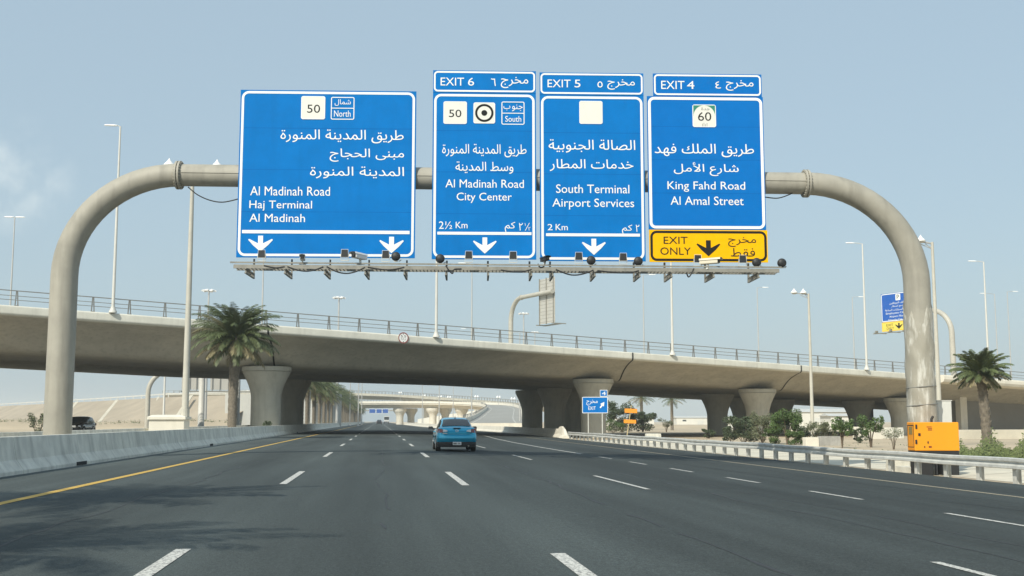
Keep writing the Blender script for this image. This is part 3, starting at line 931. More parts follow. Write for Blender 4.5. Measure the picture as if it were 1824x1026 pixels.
def board_panel(s, x0, x1, z0, z1, mt, name, bt=.085, br=.25, bmat=None, inset=.045, parent=None):
    mb = MB()
    plate(mb, [(x0, z0), (x1, z0), (x1, z1), (x0, z1)], 0, .05)
    o = mb.build(name, mt, parent or s.t)
    mb = MB(); rring(mb, x0 + inset, x1 - inset, z0 + inset, z1 - inset, br, bt, -.006)
    mb.build('border', bmat or WHITE, o)
    mb = MB()
    if z1 - z0 > 2:
        mb = MB()
        for k in (.27, .52, .77):
            z = z0 + (z1 - z0) * k
            flat(mb, [(x0 + .01, z - .008), (x1 - .01, z - .008), (x1 - .01, z + .008), (x0 + .01, z + .008)], -.003)
        mb.build('panel_seam', SEAM, o)
    mb = MB()
    nn = max(2, int((x1 - x0) / .9))
    for k in range(nn + 1):
        x = x0 + .12 + (x1 - x0 - .24) * k / nn
        mb.box(x - .035, x + .035, .052, .13, z0 + .02, z1 - .02)
    mb.build('stiffener', ALU, o)
    return o

s1 = Sign('widest blue board, North route 50, Haj Terminal, two white arrows', Z1, ((72, 150), (872, 164), (873, 923), (55, 918)))
board_panel(s1, -s1.w / 2, s1.w / 2, 0, s1.h, BLUE, 'panel')
s1.shield(350, 460, 183, 289, '50', (377, 437, 222, 259))
s1.direction(486, 593, 187, 290, 238, 'شمال', (503, 577, 198, 227), 'North', (500, 576, 249, 277))
s1.txt('طريق المدينة المنورة', 255, 818, 338, 395, True)
s1.txt('مبنى الحجاج', 480, 820, 424, 482, True)
s1.txt('المدينة المنورة', 390, 820, 506, 558, True)
s1.txt('Al Madinah Road', 117, 482, 597, 636)
s1.txt('Haj Terminal', 113, 400, 661, 706)
s1.txt('Al Madinah', 113, 368, 721, 757)
s1.rect(80, 845, 796, 811)
s1.arrow(165, 108, 221, 820, 893); s1.arrow(763, 707, 819, 825, 900)
s1.finish()

def tabbed(label, Z, corners, vsplit, tabu=None):
    s = Sign(label, Z, corners)
    um = (corners[0][0] + corners[1][0]) / 2
    zs = s.L(um, vsplit)[1]
    board_panel(s, -s.w / 2, s.w / 2, 0, zs - .006, BLUE, 'panel')
    if tabu:
        x0, x1 = s.L(tabu[0], vsplit - 40)[0], s.L(tabu[1], vsplit - 40)[0]
    else:
        x0, x1 = -s.w / 2, s.w / 2
    return s, zs, x0, x1
s2, zs, tx0, tx1 = tabbed('narrow blue board Exit 6, South, City Center, with ring symbol', Z2, ((79, 65), (550, 68), (552, 929), (76, 927)), 168)
board_panel(s2, tx0, tx1, zs + .006, s2.h, BLUE, 'exit_tab', .06, .14, inset=.03)
s2.txt('EXIT', 115, 222, 99, 134); s2.txt('6', 240, 268, 99, 135)
s2.txt('٦', 345, 367, 102, 137); s2.txt('مخرج', 390, 515, 96, 146, True)
s2.shield(128, 235, 207, 310, '50', (153, 210, 245, 279))
o_, (x0, x1, z0, z1) = s2.shield(265, 364, 212, 308, name='ring_shield')
mb = MB(); cx, cz = (x0 + x1) / 2, (z0 + z1) / 2; k = (x1 - x0) / 99
def circ(r): return [(cx + r * math.cos(2 * math.pi * i / 40), cz + r * math.sin(2 * math.pi * i / 40)) for i in range(40)]
ring(mb, circ(42 * k), circ(32 * k), -.0185); flat(mb, circ(13.5 * k), -.0185)
mb.build('ring_mark', SBLK, o_)
s2.direction(393, 498, 208, 313, 261, ['جنو', 'ب'], [(441, 490, 222, 252), (402, 433, 226, 248)], 'South', (410, 483, 274, 300))
s2.txt('طريق المدينة المنورة', 122, 507, 403, 460, True)
s2.txt('وسط المدينة', 183, 447, 483, 536, True)
s2.txt('Al Madinah Road', 137, 495, 565, 600)
s2.txt('City Center', 188, 440, 625, 670)
s2.txt('2½', 107, 168, 755, 790, bold=.01); s2.txt('Km', 184, 238, 757, 786)
s2.txt('كم', 408, 456, 757, 803, True); s2.txt('٢', 473, 490, 762, 797)
s2.txt('١', 499, 503, 762, 776, bold=.03); s2.txt('⁄', 500, 522, 762, 797, bold=.02); s2.txt('٢', 516, 525, 780, 797, bold=.03)
s2.rect(100, 530, 803, 816)
s2.arrow(317, 263, 371, 828, 902)
s2.finish()

s3, zs, tx0, tx1 = tabbed('narrow blue board Exit 5, South Terminal, blank white square', Z3, ((28, 73), (500, 80), (516, 937), (32, 935)), 178)
board_panel(s3, tx0, tx1, zs + .006, s3.h, BLUE, 'exit_tab', .06, .14, inset=.03)
s3.txt('EXIT', 65, 170, 108, 142); s3.txt('5', 188, 215, 108, 143)
s3.txt('٥', 293, 316, 116, 143); s3.txt('مخرج', 338, 463, 107, 153, True)
s3.shield(210, 316, 205, 310, name='blank_shield')
s3.txt('الصالة الجنوبية', 70, 465, 383, 440, True)
s3.txt('خدمات المطار', 75, 457, 473, 525, True)
s3.txt('South Terminal', 104, 438, 588, 625)
s3.txt('Airport Services', 87, 460, 652, 700)
s3.txt('2', 65, 88, 767, 795); s3.txt('Km', 102, 157, 767, 795)
s3.txt('كم', 405, 452, 770, 812, True); s3.txt('٢', 468, 484, 770, 803)
s3.rect(58, 487, 810, 823)
s3.arrow(276, 221, 330, 834, 908)
s3.finish()

s4 = Sign('blue and yellow board Exit 4, King Fahd Road, exit only', Z4, ((30, 80), (560, 83), (587, 944), (42, 940)))
za = s4.L(300, 184)[1]; zy = s4.L(300, 794)[1]
xa, xb = s4.L(36, 480)[0], s4.L(569, 480)[0]
board_panel(s4, xa, xb, zy + .006, za - .006, BLUE2, 'panel', .10, .22, inset=.03)
board_panel(s4, s4.L(60, 130)[0], s4.L(556, 130)[0], za + .006, s4.h, BLUE2, 'exit_tab', .06, .14, inset=.03)
yx0, yx1 = s4.L(43, 870)[0], s4.L(584, 870)[0]
yp = board_panel(s4, yx0, yx1, 0, zy - .006, YEL, 'exit_only_panel', .085, .22, SBLK, inset=.035)
s4.txt('EXIT', 97, 203, 114, 150); s4.txt('4', 215, 248, 114, 150)
s4.txt('٤', 345, 370, 116, 148); s4.txt('مخرج', 393, 518, 111, 158, True)
o_, (x0, x1, z0, z1) = s4.shield(240, 347, 222, 325, '60', (265, 325, 257, 296))
mb = MB()
w = x1 - x0; r_ = w * .46; cx = (x0 + x1) / 2; cz = z1 - .03 - r_
for sg in (-1, 1):
    P = [(cx + sg * (w / 2 - .03), z1 - .03), (cx, z1 - .03)] + [(cx + sg * r_ * math.sin(rad(a)), cz + r_ * math.cos(rad(a))) for a in range(0, 91, 10)] + [(cx + sg * (w / 2 - .03), cz)]
    for a, b_ in zip(P[1:], P[2:]):
        mb.add([(P[0][0], -.0175, P[0][1]), (a[0], -.0175, a[1]), (b_[0], -.0175, b_[1])], [(0, 1, 2)])
mb.build('green_corner', GREENS, o_)
mb = MB(); s4.txt('جدة', 279, 318, 234, 251, True, mb=mb, layer=.0188, bold=0.0)
for i, (u_, v_) in enumerate(((285, 309), (292, 305), (299, 311), (306, 306))):
    s4.rect(u_ - 1.2, u_ + 1.2, v_, 321, mb, -.0186)
mb.build('shield_lettering', RAIL, o_)
s4.txt('طريق الملك فهد', 67, 520, 403, 460, True)
s4.txt('شارع الأمل', 155, 450, 487, 547, True)
s4.txt('King Fahd Road', 126, 480, 575, 620)
s4.txt('Al Amal Street', 140, 473, 643, 680)
s4.txt('EXIT', 108, 217, 826, 858, mb=s4.black, bold=.034); s4.txt('ONLY', 93, 232, 875, 908, mb=s4.black, bold=.034)
s4.arrow(312, 258, 367, 842, 915, s4.black)
s4.txt('مخرج', 403, 530, 828, 872, True, mb=s4.black, bold=.034); s4.txt('فقط', 415, 525, 878, 916, True, mb=s4.black, bold=.034)
s4.finish()

# ---- lamps and cameras on the catwalk
rzG = beam.rz
def flood(x, y, label):
    p = bpx(x, y, CWO - .25)
    t = thing('floodlight', label, 'floodlight', p, rzG, 'square floodlights along the catwalk')
    return t
fl0 = None
FL = [(466, 461, 'square floodlight beneath the left arrow of the widest board'), (614, 460, 'square floodlight beside the white camera under the widest board'), (687, 462, 'square floodlight beneath the right arrow of the widest board'),
      (835, 463, 'square floodlight left of the arrow on the Exit 6 board'), (914, 463.5, 'square floodlight right of the arrow on the Exit 6 board'), (1031, 465, 'square floodlight beneath the arrow of the Exit 5 board'),
      (1110, 466.5, 'square floodlight at the lower right corner of the Exit 5 board'), (1243, 469.5, 'square floodlight beside the cream camera below the yellow panel'), (1323, 470, 'square floodlight under the right half of the yellow panel')]
for x, y, lab in FL:
    p = bpx(x, y, CWO - .22)
    if fl0 is None:
        t = thing('floodlight', lab, 'floodlight', p, rzG, 'square floodlights along the catwalk')
        mb = MB(); P = [(-.105, .03), (.105, .03), (.09, .25), (-.09, .25)]
        rows = [[(x_ * 1.0, y_, z_ + .10 * 0) for x_, z_ in P] for y_ in (-.03, .06)] + [[(x_ * .6, .14, .06 + (z_ - .03) * .6) for x_, z_ in P]]
        mb.loft(rows); mb.build('housing', BLACK, t, bevel=.008)
        mb = MB(); ring(mb, [(-.118, .018), (.118, .018), (.102, .265), (-.102, .265)], [(-.107, .029), (.107, .029), (.093, .255), (-.093, .255)], -.034); mb.build('rim', CABW, t)
        mb = MB(); mb.box(-.1, .1, .0, .05, -.075, -.055); mb.box(-.118, -.108, .0, .05, -.075, .14); mb.box(.108, .118, 0, .05, -.075, .14); mb.build('bracket', GALV, t)
        fl0 = t; t.scale = (1.16, 1.16, 1.16)
    else:
        dup(fl0, p, rzG, lab)
rd0 = None
for x, y, lab in [(705, 461, 'round black lamp at the lower right corner of the widest board'), (784, 465, 'round black lamp at the lower left corner of the Exit 6 board'), (1053, 468, 'round black lamp just right of the arrow on the Exit 5 board'),
                  (1137, 469.5, 'round black lamp nearest the yellow panel\'s left edge'), (1348, 471.5, 'round black lamp under the right corner of the yellow panel'), (1393, 472.5, 'round black lamp at the very right end of the catwalk')]:
    p = bpx(x, y, CWO - .05)
    if rd0 is None:
        t = thing('round_lamp', lab, 'lamp', p, rzG, 'round black lamps along the catwalk')
        mb = MB()
        mb.lathe([(0.001, -.085), (.06, -.08), (.11, -.06), (.135, -.03), (.143, 0), (.135, .06), (.10, .12), (.05, .16), (.001, .165)], 24, (0, 0, .075), 'y')
        mb.build('dome', BLACK, t)
        mb = MB(); mb.bar((0, .02, -.09), (0, .02, -.05), .12, .05); mb.bar((.1, .05, -.07), (.16, .1, -.02), .03, .03); mb.bar((0, .03, -.07), (0, .03, .0), .04, .04); mb.build('bracket', GALV, t)
        rd0 = t; t.scale = (1.1, 1.1, 1.1)
    else:
        dup(rd0, p, rzG, lab)
def seccam(x, y, lab, mt, yaw, body=BLACK):
    p = bpx(x, y, CWO - .1)
    t = thing('security_camera', lab, 'camera', p, yaw)
    t.scale = (1.5, 1.5, 1.5) if body is None else (1.15, 1.15, 1.15)
    mb = MB(); mb.box(-.07, .07, -.24, .2, -.055, .06); mb.build('housing', mt, t, bevel=.015)
    mb = MB(); mb.box(-.055, .055, -.252, -.24, -.045, .045); mb.lathe([(.035, -.27), (.035, -.25)], 14, (0, 0, 0), 'y'); mb.build('lens', BLACK, t)
    mb = MB(); mb.grid([[(-.085, y_, .03), (-.08, y_, .072), (0, y_, .082), (.08, y_, .072), (.085, y_, .03)] for y_ in (-.31, .2)], True); mb.build('sun_hood', mt, t)
    mb = MB(); mb.bar((0, .02, -.05), (0, .02, -.17), .04, .04); mb.bar((-.1, .02, -.17), (.1, .02, -.17), .08, .025); mb.build('bracket', GALV, t)
seccam(539, 460, 'black boxed camera with pale hood under the widest board', CABW, rzG + .1)
seccam(641, 457, 'white bullet camera between two floodlights under the widest board', LAMPW, rzG - .5, None)
seccam(970, 462, 'small dark camera at the gap between the Exit 6 and Exit 5 boards', BLACK, rzG + .3)
seccam(1262, 466, 'cream bullet camera below the black arrow of the yellow panel', mat('cream housing', (.68, .62, .48), .5), rzG + 1.0, None)

# ------------------------------------------------------------------ street lamps
def cone_lamp(name, label, base, h, reach, rz, plinth=0.0, group=None):
    t = thing(name, label, 'street lamp', base, rz, group)
    mb = MB(); mb.tube([(0, 0, plinth - .05), (0, 0, plinth + .35)], .24, 14, smooth=False); mb.tube([(0, 0, plinth), (0, 0, plinth + h * .5), (0, 0, h)], [.19, .145, .095], 14)
    mb.build('pole', POLEB, t)
    for sg in reach:
        mb = MB(); mb.tube([(0, 0, h - .12), (sg * .5, 0, h - .02), (sg, 0, h)], .045, 8); mb.tube([(0, 0, h - .5), (sg * .6, 0, h - .14)], .03, 6); mb.build('arm', POLEG, t)
        mb = MB(); mb.lathe([(.05, -.10), (.30, -.06), (.34, -.01), (.27, .1), (.13, .24), (.06, .34), (.02, .42), (.001, .44)], 18, (sg, 0, h + .06))
        o = mb.build('lamp_head', LAMPW, t)
        mb = MB(); mb.lathe([(.001, -.16), (.14, -.15), (.22, -.1)], 16, (sg, 0, h + .05)); mb.build('lens', GALV, o)
    return t
pm = AT(329, 62, 0)
cone_lamp('street_lamp', 'tall pale lamp post rising from the white plinth in the median', (pm.x, pm.y, 0), 15.3, (-1.3, 1.3), 0, 1.57)
p = AT(1674, 80, GR); cone_lamp('street_lamp', 'tall lamp post with two white cone lamps behind the gantry leg', p, 14.5, (-.9, -1.7), .1)
p = AT(1447, 112, GR); cone_lamp('street_lamp', 'lamp post with two white cone lamps standing among the shrubs', p, 14.4, (-.55, -1.55), .1)

def arm_lamp(name, label, base, h, arms, rz, group=None, mt=POLE, r=.13):
    t = thing(name, label, 'street lamp', base, rz, group)
    mb = MB(); mb.lathe([(.34, 0), (.34, .12), (.2, .35), (.2, .5)], 12); mb.tube([(0, 0, .3), (0, 0, h * .5), (0, 0, h)], [r * 1.15, r * .9, r * .6], 10); mb.build('pole', mt, t)
    for sg in arms:
        mb = MB(); mb.tube([(0, 0, h - .05), (sg * .5, 0, h + .06), (sg, 0, h + .08)], .04, 6); mb.build('arm', mt, t)
        d = 1 if sg > 0 else -1
        mb = MB()
        rows = [[(sg + d * x, y * k, h + .08 + z * k2) for y, z in ((-.17, -.06), (.17, -.06), (.13, .06), (-.13, .06))] for x, k, k2 in ((-.1, .5, .7), (.15, 1, 1), (.85, .85, .8), (1.0, .4, .4))]
        mb.loft(rows); mb.build('lamp_head', LAMPW, t, bevel=.02)
    return t
DRZ = math.atan2(DN.y, DN.x)
LG = 'lamp posts on the near edge of the overpass'
def deck_lamp(px, v, ytop, arms, lab, grp):
    u = u_of(px, v); b = D(u, v, 0)
    dpt = (b - CAM).dot(FW)
    top = UP(px, ytop, dpt).z if ytop else b.z + 15.3
    arm_lamp('deck_lamp', lab, b, top - b.z, arms, 0, grp, POLE if v < 5 else POLEG, .125 if v < 5 else .11)
deck_lamp(201, -.05, 215, (-.35,), 'tall lamp post on the near overpass edge, left of the palm', LG)
deck_lamp(777, -.05, None, (-1.3,), 'white lamp post on the near overpass edge, seen below the Exit 6 board', LG)
deck_lamp(1198, -.05, None, (-1.3,), 'white lamp post on the near overpass edge, seen below the yellow panel', LG)
deck_lamp(1544, -.05, 430, (-1.1,), 'tall white lamp post on the near overpass edge, left of the parking board', LG)
deck_lamp(1762, -1.2, 463, (-1.1,), 'tall white lamp post on the near overpass edge beside the right palm', LG)
FG = 'lamp posts on the far edge of the overpass'
deck_lamp(15, WD - .3, 383, (-.2, .2), 'thin double headed lamp post at the left end of the overpass', FG)
deck_lamp(465, WD - .3, None, (-1.0,), 'thin lamp post on the far overpass edge above the palm', FG)
deck_lamp(840, WD - .3, None, (-1.0,), 'thin lamp post on the far overpass edge left of the sign seen from behind', FG)
deck_lamp(1148, WD - .3, 487, (1.0,), 'thin lamp post on the far overpass edge below the Exit 5 board', FG)
deck_lamp(1353, WD - .3, 510, (1.0,), 'thin lamp post on the far overpass edge left of the shrub lamp', FG)
deck_lamp(1524, WD - .3, 527, (1.2,), 'thin lamp post on the far overpass edge close to the tall white one', FG)
deck_lamp(1781, WD - .3, 521, (-1.9,), 'thin lamp post on the far overpass edge above the right palm', FG)
deck_lamp(1804, WD - .3, 517, (1.2,), 'thin lamp post nearest the right end of the overpass', FG)
def high_mast(px, ytop, d, lab, n=6):
    base = AT(px, d, GR); top = UP(px, ytop, d).z
    t = thing('floodlight_mast', lab, 'light mast', base, 0, 'high floodlight masts beyond the overpass')
    h = top - GR
    mb = MB(); mb.tube([(0, 0, 0), (0, 0, h)], [.35, .14], 10); mb.build('pole', POLEG, t)
    mb = MB(); mb.tube([(math.cos(a) * .9, math.sin(a) * .9, h - .2) for a in [2 * math.pi * k / 16 for k in range(17)]], .06, 6, False)
    mb.bar((-.9, 0, h - .2), (.9, 0, h - .2), .08, .08); mb.bar((0, -.9, h - .2), (0, .9, h - .2), .08, .08); mb.build('crown_ring', POLEG, t)
    for k in range(n):
        a = 2 * math.pi * k / n + .3
        mb = MB(); c_ = V((math.cos(a) * 1.15, math.sin(a) * 1.15, h - .05)); dx = V((math.cos(a), math.sin(a), -.35)).normalized()
        sd = V((-math.sin(a), math.cos(a), 0))
        mb.obox(c_, dx * .32, sd * .32, dx.cross(sd) * .14); mb.build('lamp_head', LAMPW, t, bevel=.03)
high_mast(365, 514, 230, 'floodlight mast just left of the large palm')
high_mast(600, 527, 250, 'floodlight mast standing alone above the overpass railing')
high_mast(933, 556, 300, 'floodlight mast behind the curved arm of the rear sign')
high_mast(953, 590, 400, 'smallest floodlight mast low behind the railing')

# ------------------------------------------------------------------ cantilever signs on the overpass
def cantilever(label, px, v, sgn, ybeam, L, Ls0, Ls1, ytop, ybot, front):
    """post on the deck at offset v, arm along sgn*DN; board from Ls0 to Ls1 along the arm"""
    u = u_of(px, v); b = D(u, v, 0); d = (b - CAM).dot(FW)
    zt = UP(px, ybeam, d).z
    t = thing('cantilever_gantry', label, 'gantry', b)
    ax = DN * sgn
    pts = [b + V((0, 0, -.1)), b + V((0, 0, (zt - b.z) * .45))]
    r = 3.2
    for k in range(0, 11):
        a = rad(90 * k / 10)
        pts.append(b + ax * (r - r * math.cos(a)) + V((0, 0, zt - b.z - r + r * math.sin(a))))
    mb = MB(); mb.tube(pts, [.36, .35] + [.34 - .03 * k / 10 for k in range(11)], 16); mb.build('curved_leg', PIPEG, t, True)
    pe = b + ax * (L + .2) + V((0, 0, zt - b.z))
    mb = MB(); mb.tube([pts[-1], pe], [.31, .30], 16); mb.build('arm', PIPEG, t, True)
    mb = MB(); q = pts[-1]; mb.tube([q - ax * .06, q + ax * .06], .38, 16); mb.build('flange', PIPEG, t, True)
    # board
    c0 = b + ax * Ls0; c1 = b + ax * Ls1
    mid = b + ax * ((Ls0 + Ls1) / 2); dm = (mid - CAM).dot(FW)
    pxm = CX + FPX * (mid - CAM).dot(RT) / dm
    z1, z0 = UP(pxm, ytop, dm).z, UP(pxm, ybot, dm).z
    return t, c0, c1, z0, z1, ax
# seen from behind
t, c0, c1, z0, z1, ax = cantilever('curved cantilever arm on the overpass holding the sign seen from behind', 910, WD - 2.5, -1, 532, 11.8, 7.5, 11.8, 493, 575, False)
off = DU * .5
org = (c0 + c1) / 2 + off
sg_ = thing('highway_sign', 'back of a tall ribbed aluminium sign above the overpass', 'road sign', (org.x, org.y, z0))
e_ = (c1 - c0).normalized(); hw = (c1 - c0).length / 2
mb = MB(); mb.obox((org.x, org.y, (z0 + z1) / 2), e_ * hw, DU * .04, V((0, 0, (z1 - z0) / 2))); mb.build('panel', ALU, sg_, True)
for k in (-.9, -.02, .88):
    mb = MB(); mb.obox(V((org.x, org.y, (z0 + z1) / 2)) + e_ * (hw * k) - DU * .1, e_ * .06, DU * .055, V((0, 0, (z1 - z0) / 2 + .1))); mb.build('stiffener', STEEL, sg_, True)
mb = MB()
for k in range(13):
    z = z0 + (z1 - z0) * (k + .5) / 13
    mb.obox(V((org.x, org.y, z)) - DU * .046, e_ * hw * .98, DU * .006, V((0, 0, .018)))
mb.build('rib', STEEL, sg_, True)
mb = MB(); q0 = c0 + DU * 1.3 + V((0, 0, 0)); q1 = c1 + DU * 1.3
mb.bar((q0.x, q0.y, z0 - .15), (q1.x, q1.y, z0 - .15), .5, .12); mb.bar((c1.x, c1.y, z0 - .12), (c1.x + DU.x * 2.2, c1.y + DU.y * 2.2, z0 - .12), .15, .12); mb.bar((c0.x, c0.y, z0 - .12), (c0.x + DU.x * 1.6, c0.y + DU.y * 1.6, z0 - .12), .15, .12)
mb.build('catwalk', STEEL, sg_, True)
# the parking board, seen from the front
t, c0, c1, z0, z1, ax = cantilever('curved cantilever arm on the overpass holding the blue parking board', 1699, 0.9, 1, 548, 11.2, 5.2, 11.2, 519, 588, True)
org = (c0 + c1) / 2 - DU * .5
ex = -(c1 - c0).normalized()      # board x runs left to right as seen from the front
zy = z0 + (z1 - z0) * .24
sp_ = thing('highway_sign', 'blue parking board with yellow strip, partly hidden by the gantry leg', 'road sign', (org.x, org.y, z0), math.atan2(ex.y, ex.x))
hw = (c1 - c0).length / 2; H = z1 - z0; zy = .25 * H
class _S: pass
q = _S(); q.t = sp_
BLUE3 = mat('parking blue', (.01, .10, .42), .6)
board_panel(q, -hw, hw, zy + .004, H, BLUE3, 'panel', .1, .25)
board_panel(q, -hw, hw, 0, zy - .004, YEL2, 'exit_only_panel', .06, .15, YEL)
bb = Board((org.x, org.y, z0), ex)
mb = MB(); plate(mb, rr(-.42, .42, H - 1.05, H - .22, .08), -.006, -.012); o_ = mb.build('parking_shield', WHITE, sp_)
mb = MB(); bb.put_text_local(mb, 'P', -.2, .24, H - .95, H - .32, .0165, .02); mb.build('number', SBLK, o_)
mb = MB()
for i, (s_, ar) in enumerate((('مواقف الموظفين', True), ('مجمع المطار', True), ('مواقف السيارات الساعة', True), ('Employees Car Park', False), ('Airport Mosque', False), ('Hourly Car Park', False))):
    zt_ = H - 1.2 - i * .45
    w_ = (1.5, 1.2, 2.3, 2.2, 1.6, 1.8)[i]
    bb.put_text_local(mb, s_, -w_, w_, zt_ - .34, zt_, .01, .02, ar)
mb.build('lettering', WHITE, sp_)
mb = MB(); bb.put_text_local(mb, 'EXIT', -2.2, -1.0, .66, .98, .01, .02); bb.put_text_local(mb, 'ONLY', -2.2, -.9, .22, .54, .01, .02); down_arrow(mb, 0, 1.3, .2, 1.0, -.01)
bb.put_text_local(mb, 'مخرج', .9, 2.2, .62, 1.0, .01, .02, True); bb.put_text_local(mb, 'فقط', 1.0, 2.1, .18, .54, .01, .02, True); mb.build('lettering', SBLK, sp_)
mb = MB()
for k in range(3):
    x = -hw + .5 + k * (2 * hw - 1.0) / 2
    mb.box(x - .09, x + .09, -2.0, .2, -.32, -.2); mb.box(x - .14, x + .14, -1.7, -1.4, -.2, .06)
mb.box(-hw, hw, -1.75, -1.3, -.36, -.32)
mb.build('catwalk', STEEL, sp_)

# round height limit plate on the overpass fascia
u = u_of(718, 0); c_ = D(u, 0, -.30)
t = thing('height_limit_sign', 'round white plate with dark rim fixed to the overpass edge', 'road sign', c_ - DN * .06, math.atan2(DU.y, DU.x))
mb = MB(); mb.lathe([(.001, -.03), (.52, -.03), (.52, .03), (.001, .03)], 32, (0, 0, 0), 'y', smooth=False); mb.build('plate', WHITE, t)
mb = MB()
def circ2(r): return [(r * math.cos(2 * math.pi * i / 36), r * math.sin(2 * math.pi * i / 36)) for i in range(36)]
ring(mb, circ2(.53), circ2(.43), -.036); mb.build('rim', REDS, t)
mb = MB(); bb = Board((0, 0, 0), (1, 0, 0))
bb.put_text_local(mb, '5.5', -.26, .26, .04, .26, .036, .02); bb.put_text_local(mb, '٥٫٥ م', -.24, .24, -.24, -.05, .036, .02)
mb.add([(-.07, -.036, .40), (.07, -.036, .40), (0, -.036, .30)], [(0, 1, 2)]); mb.add([(-.07, -.036, -.40), (.07, -.036, -.40), (0, -.036, -.30)], [(0, 2, 1)])
mb.build('lettering', SBLK, t)

# ------------------------------------------------------------------ exit sign, orange boards
p = AT(1060, 104, GR); ex = RT.copy()
t = thing('exit_sign', 'small blue exit sign on two posts with a number 4 tab', 'road sign', (p.x, p.y, GR), -YAW)
bb = Board((p.x, p.y, GR), RT)
def bx(x, y): return bb.loc(x, y)
x0, z1 = bx(1037, 707); x1, z0 = bx(1083, 736)
mb = MB(); plate(mb, [(x0, z0), (x1, z0), (x1, z1), (x0, z1)], 0, .03); o_ = mb.build('panel', BLUE2, t)
mb = MB(); rring(mb, x0, x1, z0, z1, .06, .05, -.005); mb.build('border', WHITE, o_)
tx0, tz1 = bx(1068.5, 694.5); tx1, tz0 = bx(1082, 706.5)
mb = MB(); plate(mb, [(tx0, tz0 + .005), (tx1, tz0 + .005), (tx1, tz1), (tx0, tz1)], 0, .03); o2 = mb.build('number_tab', BLUE2, t)
mb = MB(); rring(mb, tx0, tx1, tz0 + .005, tz1, .05, .04, -.005); mb.build('border', WHITE, o2)
mb = MB()
for s_, a, b_, c2, d2, ar in (('مخرج', 1044.5, 1064.5, 712, 722, True), ('EXIT', 1048, 1061, 724, 730, False), ('4', 1072, 1079, 697.5, 704, False)):
    bb.put_text(mb, s_, a, b_, c2, d2, .008, .02, ar)
ax0, az0 = bx(1069, 726.5); ax1, az1 = bx(1076.5, 716)
dv = V((ax1 - ax0, 0, az1 - az0)); L = dv.length; dv.normalize(); nv = V((-dv.z, 0, dv.x))
o0 = V((ax0, -.008, az0))
mb.add([o0 + nv * .06, o0 - nv * .06, o0 + dv * L * .6 - nv * .06, o0 + dv * L * .6 + nv * .06, o0 + dv * L * .45 + nv * .2, o0 + dv * L * .45 - nv * .2, o0 + dv * L], [(0, 1, 2, 3), (4, 5, 6)])
mb.v[-3:] = [tuple(V(q) + V((0, -.001, 0))) for q in mb.v[-3:]]
mb.build('lettering', WHITE, t)
for x in (1048, 1073):
    xx = bx(x, 750)[0]
    mb = MB(); mb.tube([(xx, .06, -.1), (xx, .06, z1 - .05)], .045, 10); mb.build('post', POLE, t)

p = AT(1117, 92, GR)
t = thing('work_sign', 'leaning wooden stake with two blank orange boards behind the guardrail', 'road sign', p, -YAW)
bb = Board((p.x, p.y, GR), RT)
a = bb.loc(1117, 775); b_ = bb.loc(1124.5, 722)
mb = MB(); mb.bar((a[0], .04, a[1]), (b_[0], .04, b_[1]), .06, .06, up=(0, 1, 0)); mb.build('stake', mat('pale wood', (.52, .42, .22), .8), t)
for (xa, ya, xb, yb) in ((1112.5, 728, 1135, 735.5), (1111, 747.5, 1133, 754)):
    x0, z1 = bb.loc(xa, ya); x1, z0 = bb.loc(xb, yb)
    mb = MB(); mb.add([], []); plate(mb, [(x0, z0 + .02), (x1, z0 - .02), (x1, z1 - .02), (x0, z1 + .02)], -.02, .005); mb.build('board', ORANGE2, t)

# ------------------------------------------------------------------ generator, cabinet, blocks
gb0, gb1 = bpx(1632, 853, 1.38), bpx(1712, 853, 1.38)
gc = (gb0 + gb1) / 2
GZ = GR
gw = (gb1 - gb0).length
t = thing('generator', 'bright orange generator on a black fuel base at the gantry leg', 'generator', (gc.x, gc.y, GZ), rzG)
bb = Board((gc.x, gc.y, GZ), GE)
def gl(x, y): return bb.loc(x, y)
zt0 = gl(1664, 752)[1]; zm0 = gl(1664, 803)[1]; zbk = gl(1664, 812)[1]
mb = MB(); mb.box(-gw / 2, gw / 2, 0, .66, zm0, zt0); o_ = mb.build('canopy', ORANGE, t, bevel=.025)
mb = MB(); za, zb_ = gl(1640, 797)[1], gl(1640, 757)[1]; xe = -gw / 2
for y0_, y1_, z0_, z1_ in ((.06, .08, za, zb_), (.58, .60, za, zb_), (.08, .58, za, za + .02), (.08, .58, zb_ - .03, zb_)):
    mb.box(xe - .006, xe + .004, y0_, y1_, z0_, z1_)
for (x_, y_, w_, h_) in ((1632, 760, 3.2, 8), (1637.5, 774, 4, 5), (1632, 787, 3.5, 8), (1653, 788, 2, 4), (1647, 796, 1.6, 3)):
    c2 = gl(x_, y_); s_ = w_ / 55; h2 = h_ / 110
    mb.box(c2[0] - s_ / 2, c2[0] + s_ / 2, -.02, .0, c2[1] - h2, c2[1] + h2)
mb.build('latch_and_seal', BLACK, o_)
mb = MB(); c2 = gl(1640, 767); mb.box(xe - .012, xe + .004, .17, .46, c2[1] - .13, c2[1] + .13); mb.build('control_window', mat('smoked panel', (.28, .20, .06), .3), o_)
mb = MB()
for y_ in (760.5, 763.5, 766):
    c2 = gl(1655 + (.0 if y_ < 762 else 1.5), y_); w2 = .075 if y_ > 762 else .09
    mb.box(c2[0] - w2, c2[0] + w2, -.006, 0, c2[1] - .014, c2[1] + .014)
c2 = gl(1657, 796); mb.box(c2[0] - .05, c2[0] + .05, -.006, 0, c2[1] - .03, c2[1] + .03)
mb.build('label_plate', mat('brown print', (.20, .05, .01), .6), o_)
mb = MB(); mb.box(-gw / 2 + .01, gw / 2 - .01, -.0 + .02, .64, zbk - .02, zm0 - .003); mb.box(-gw / 2 + .06, -gw / 2 + .6, .05, .6, 0, zbk - .02); mb.box(gw / 2 - .6, gw / 2 - .03, .05, .6, 0, zbk - .02)
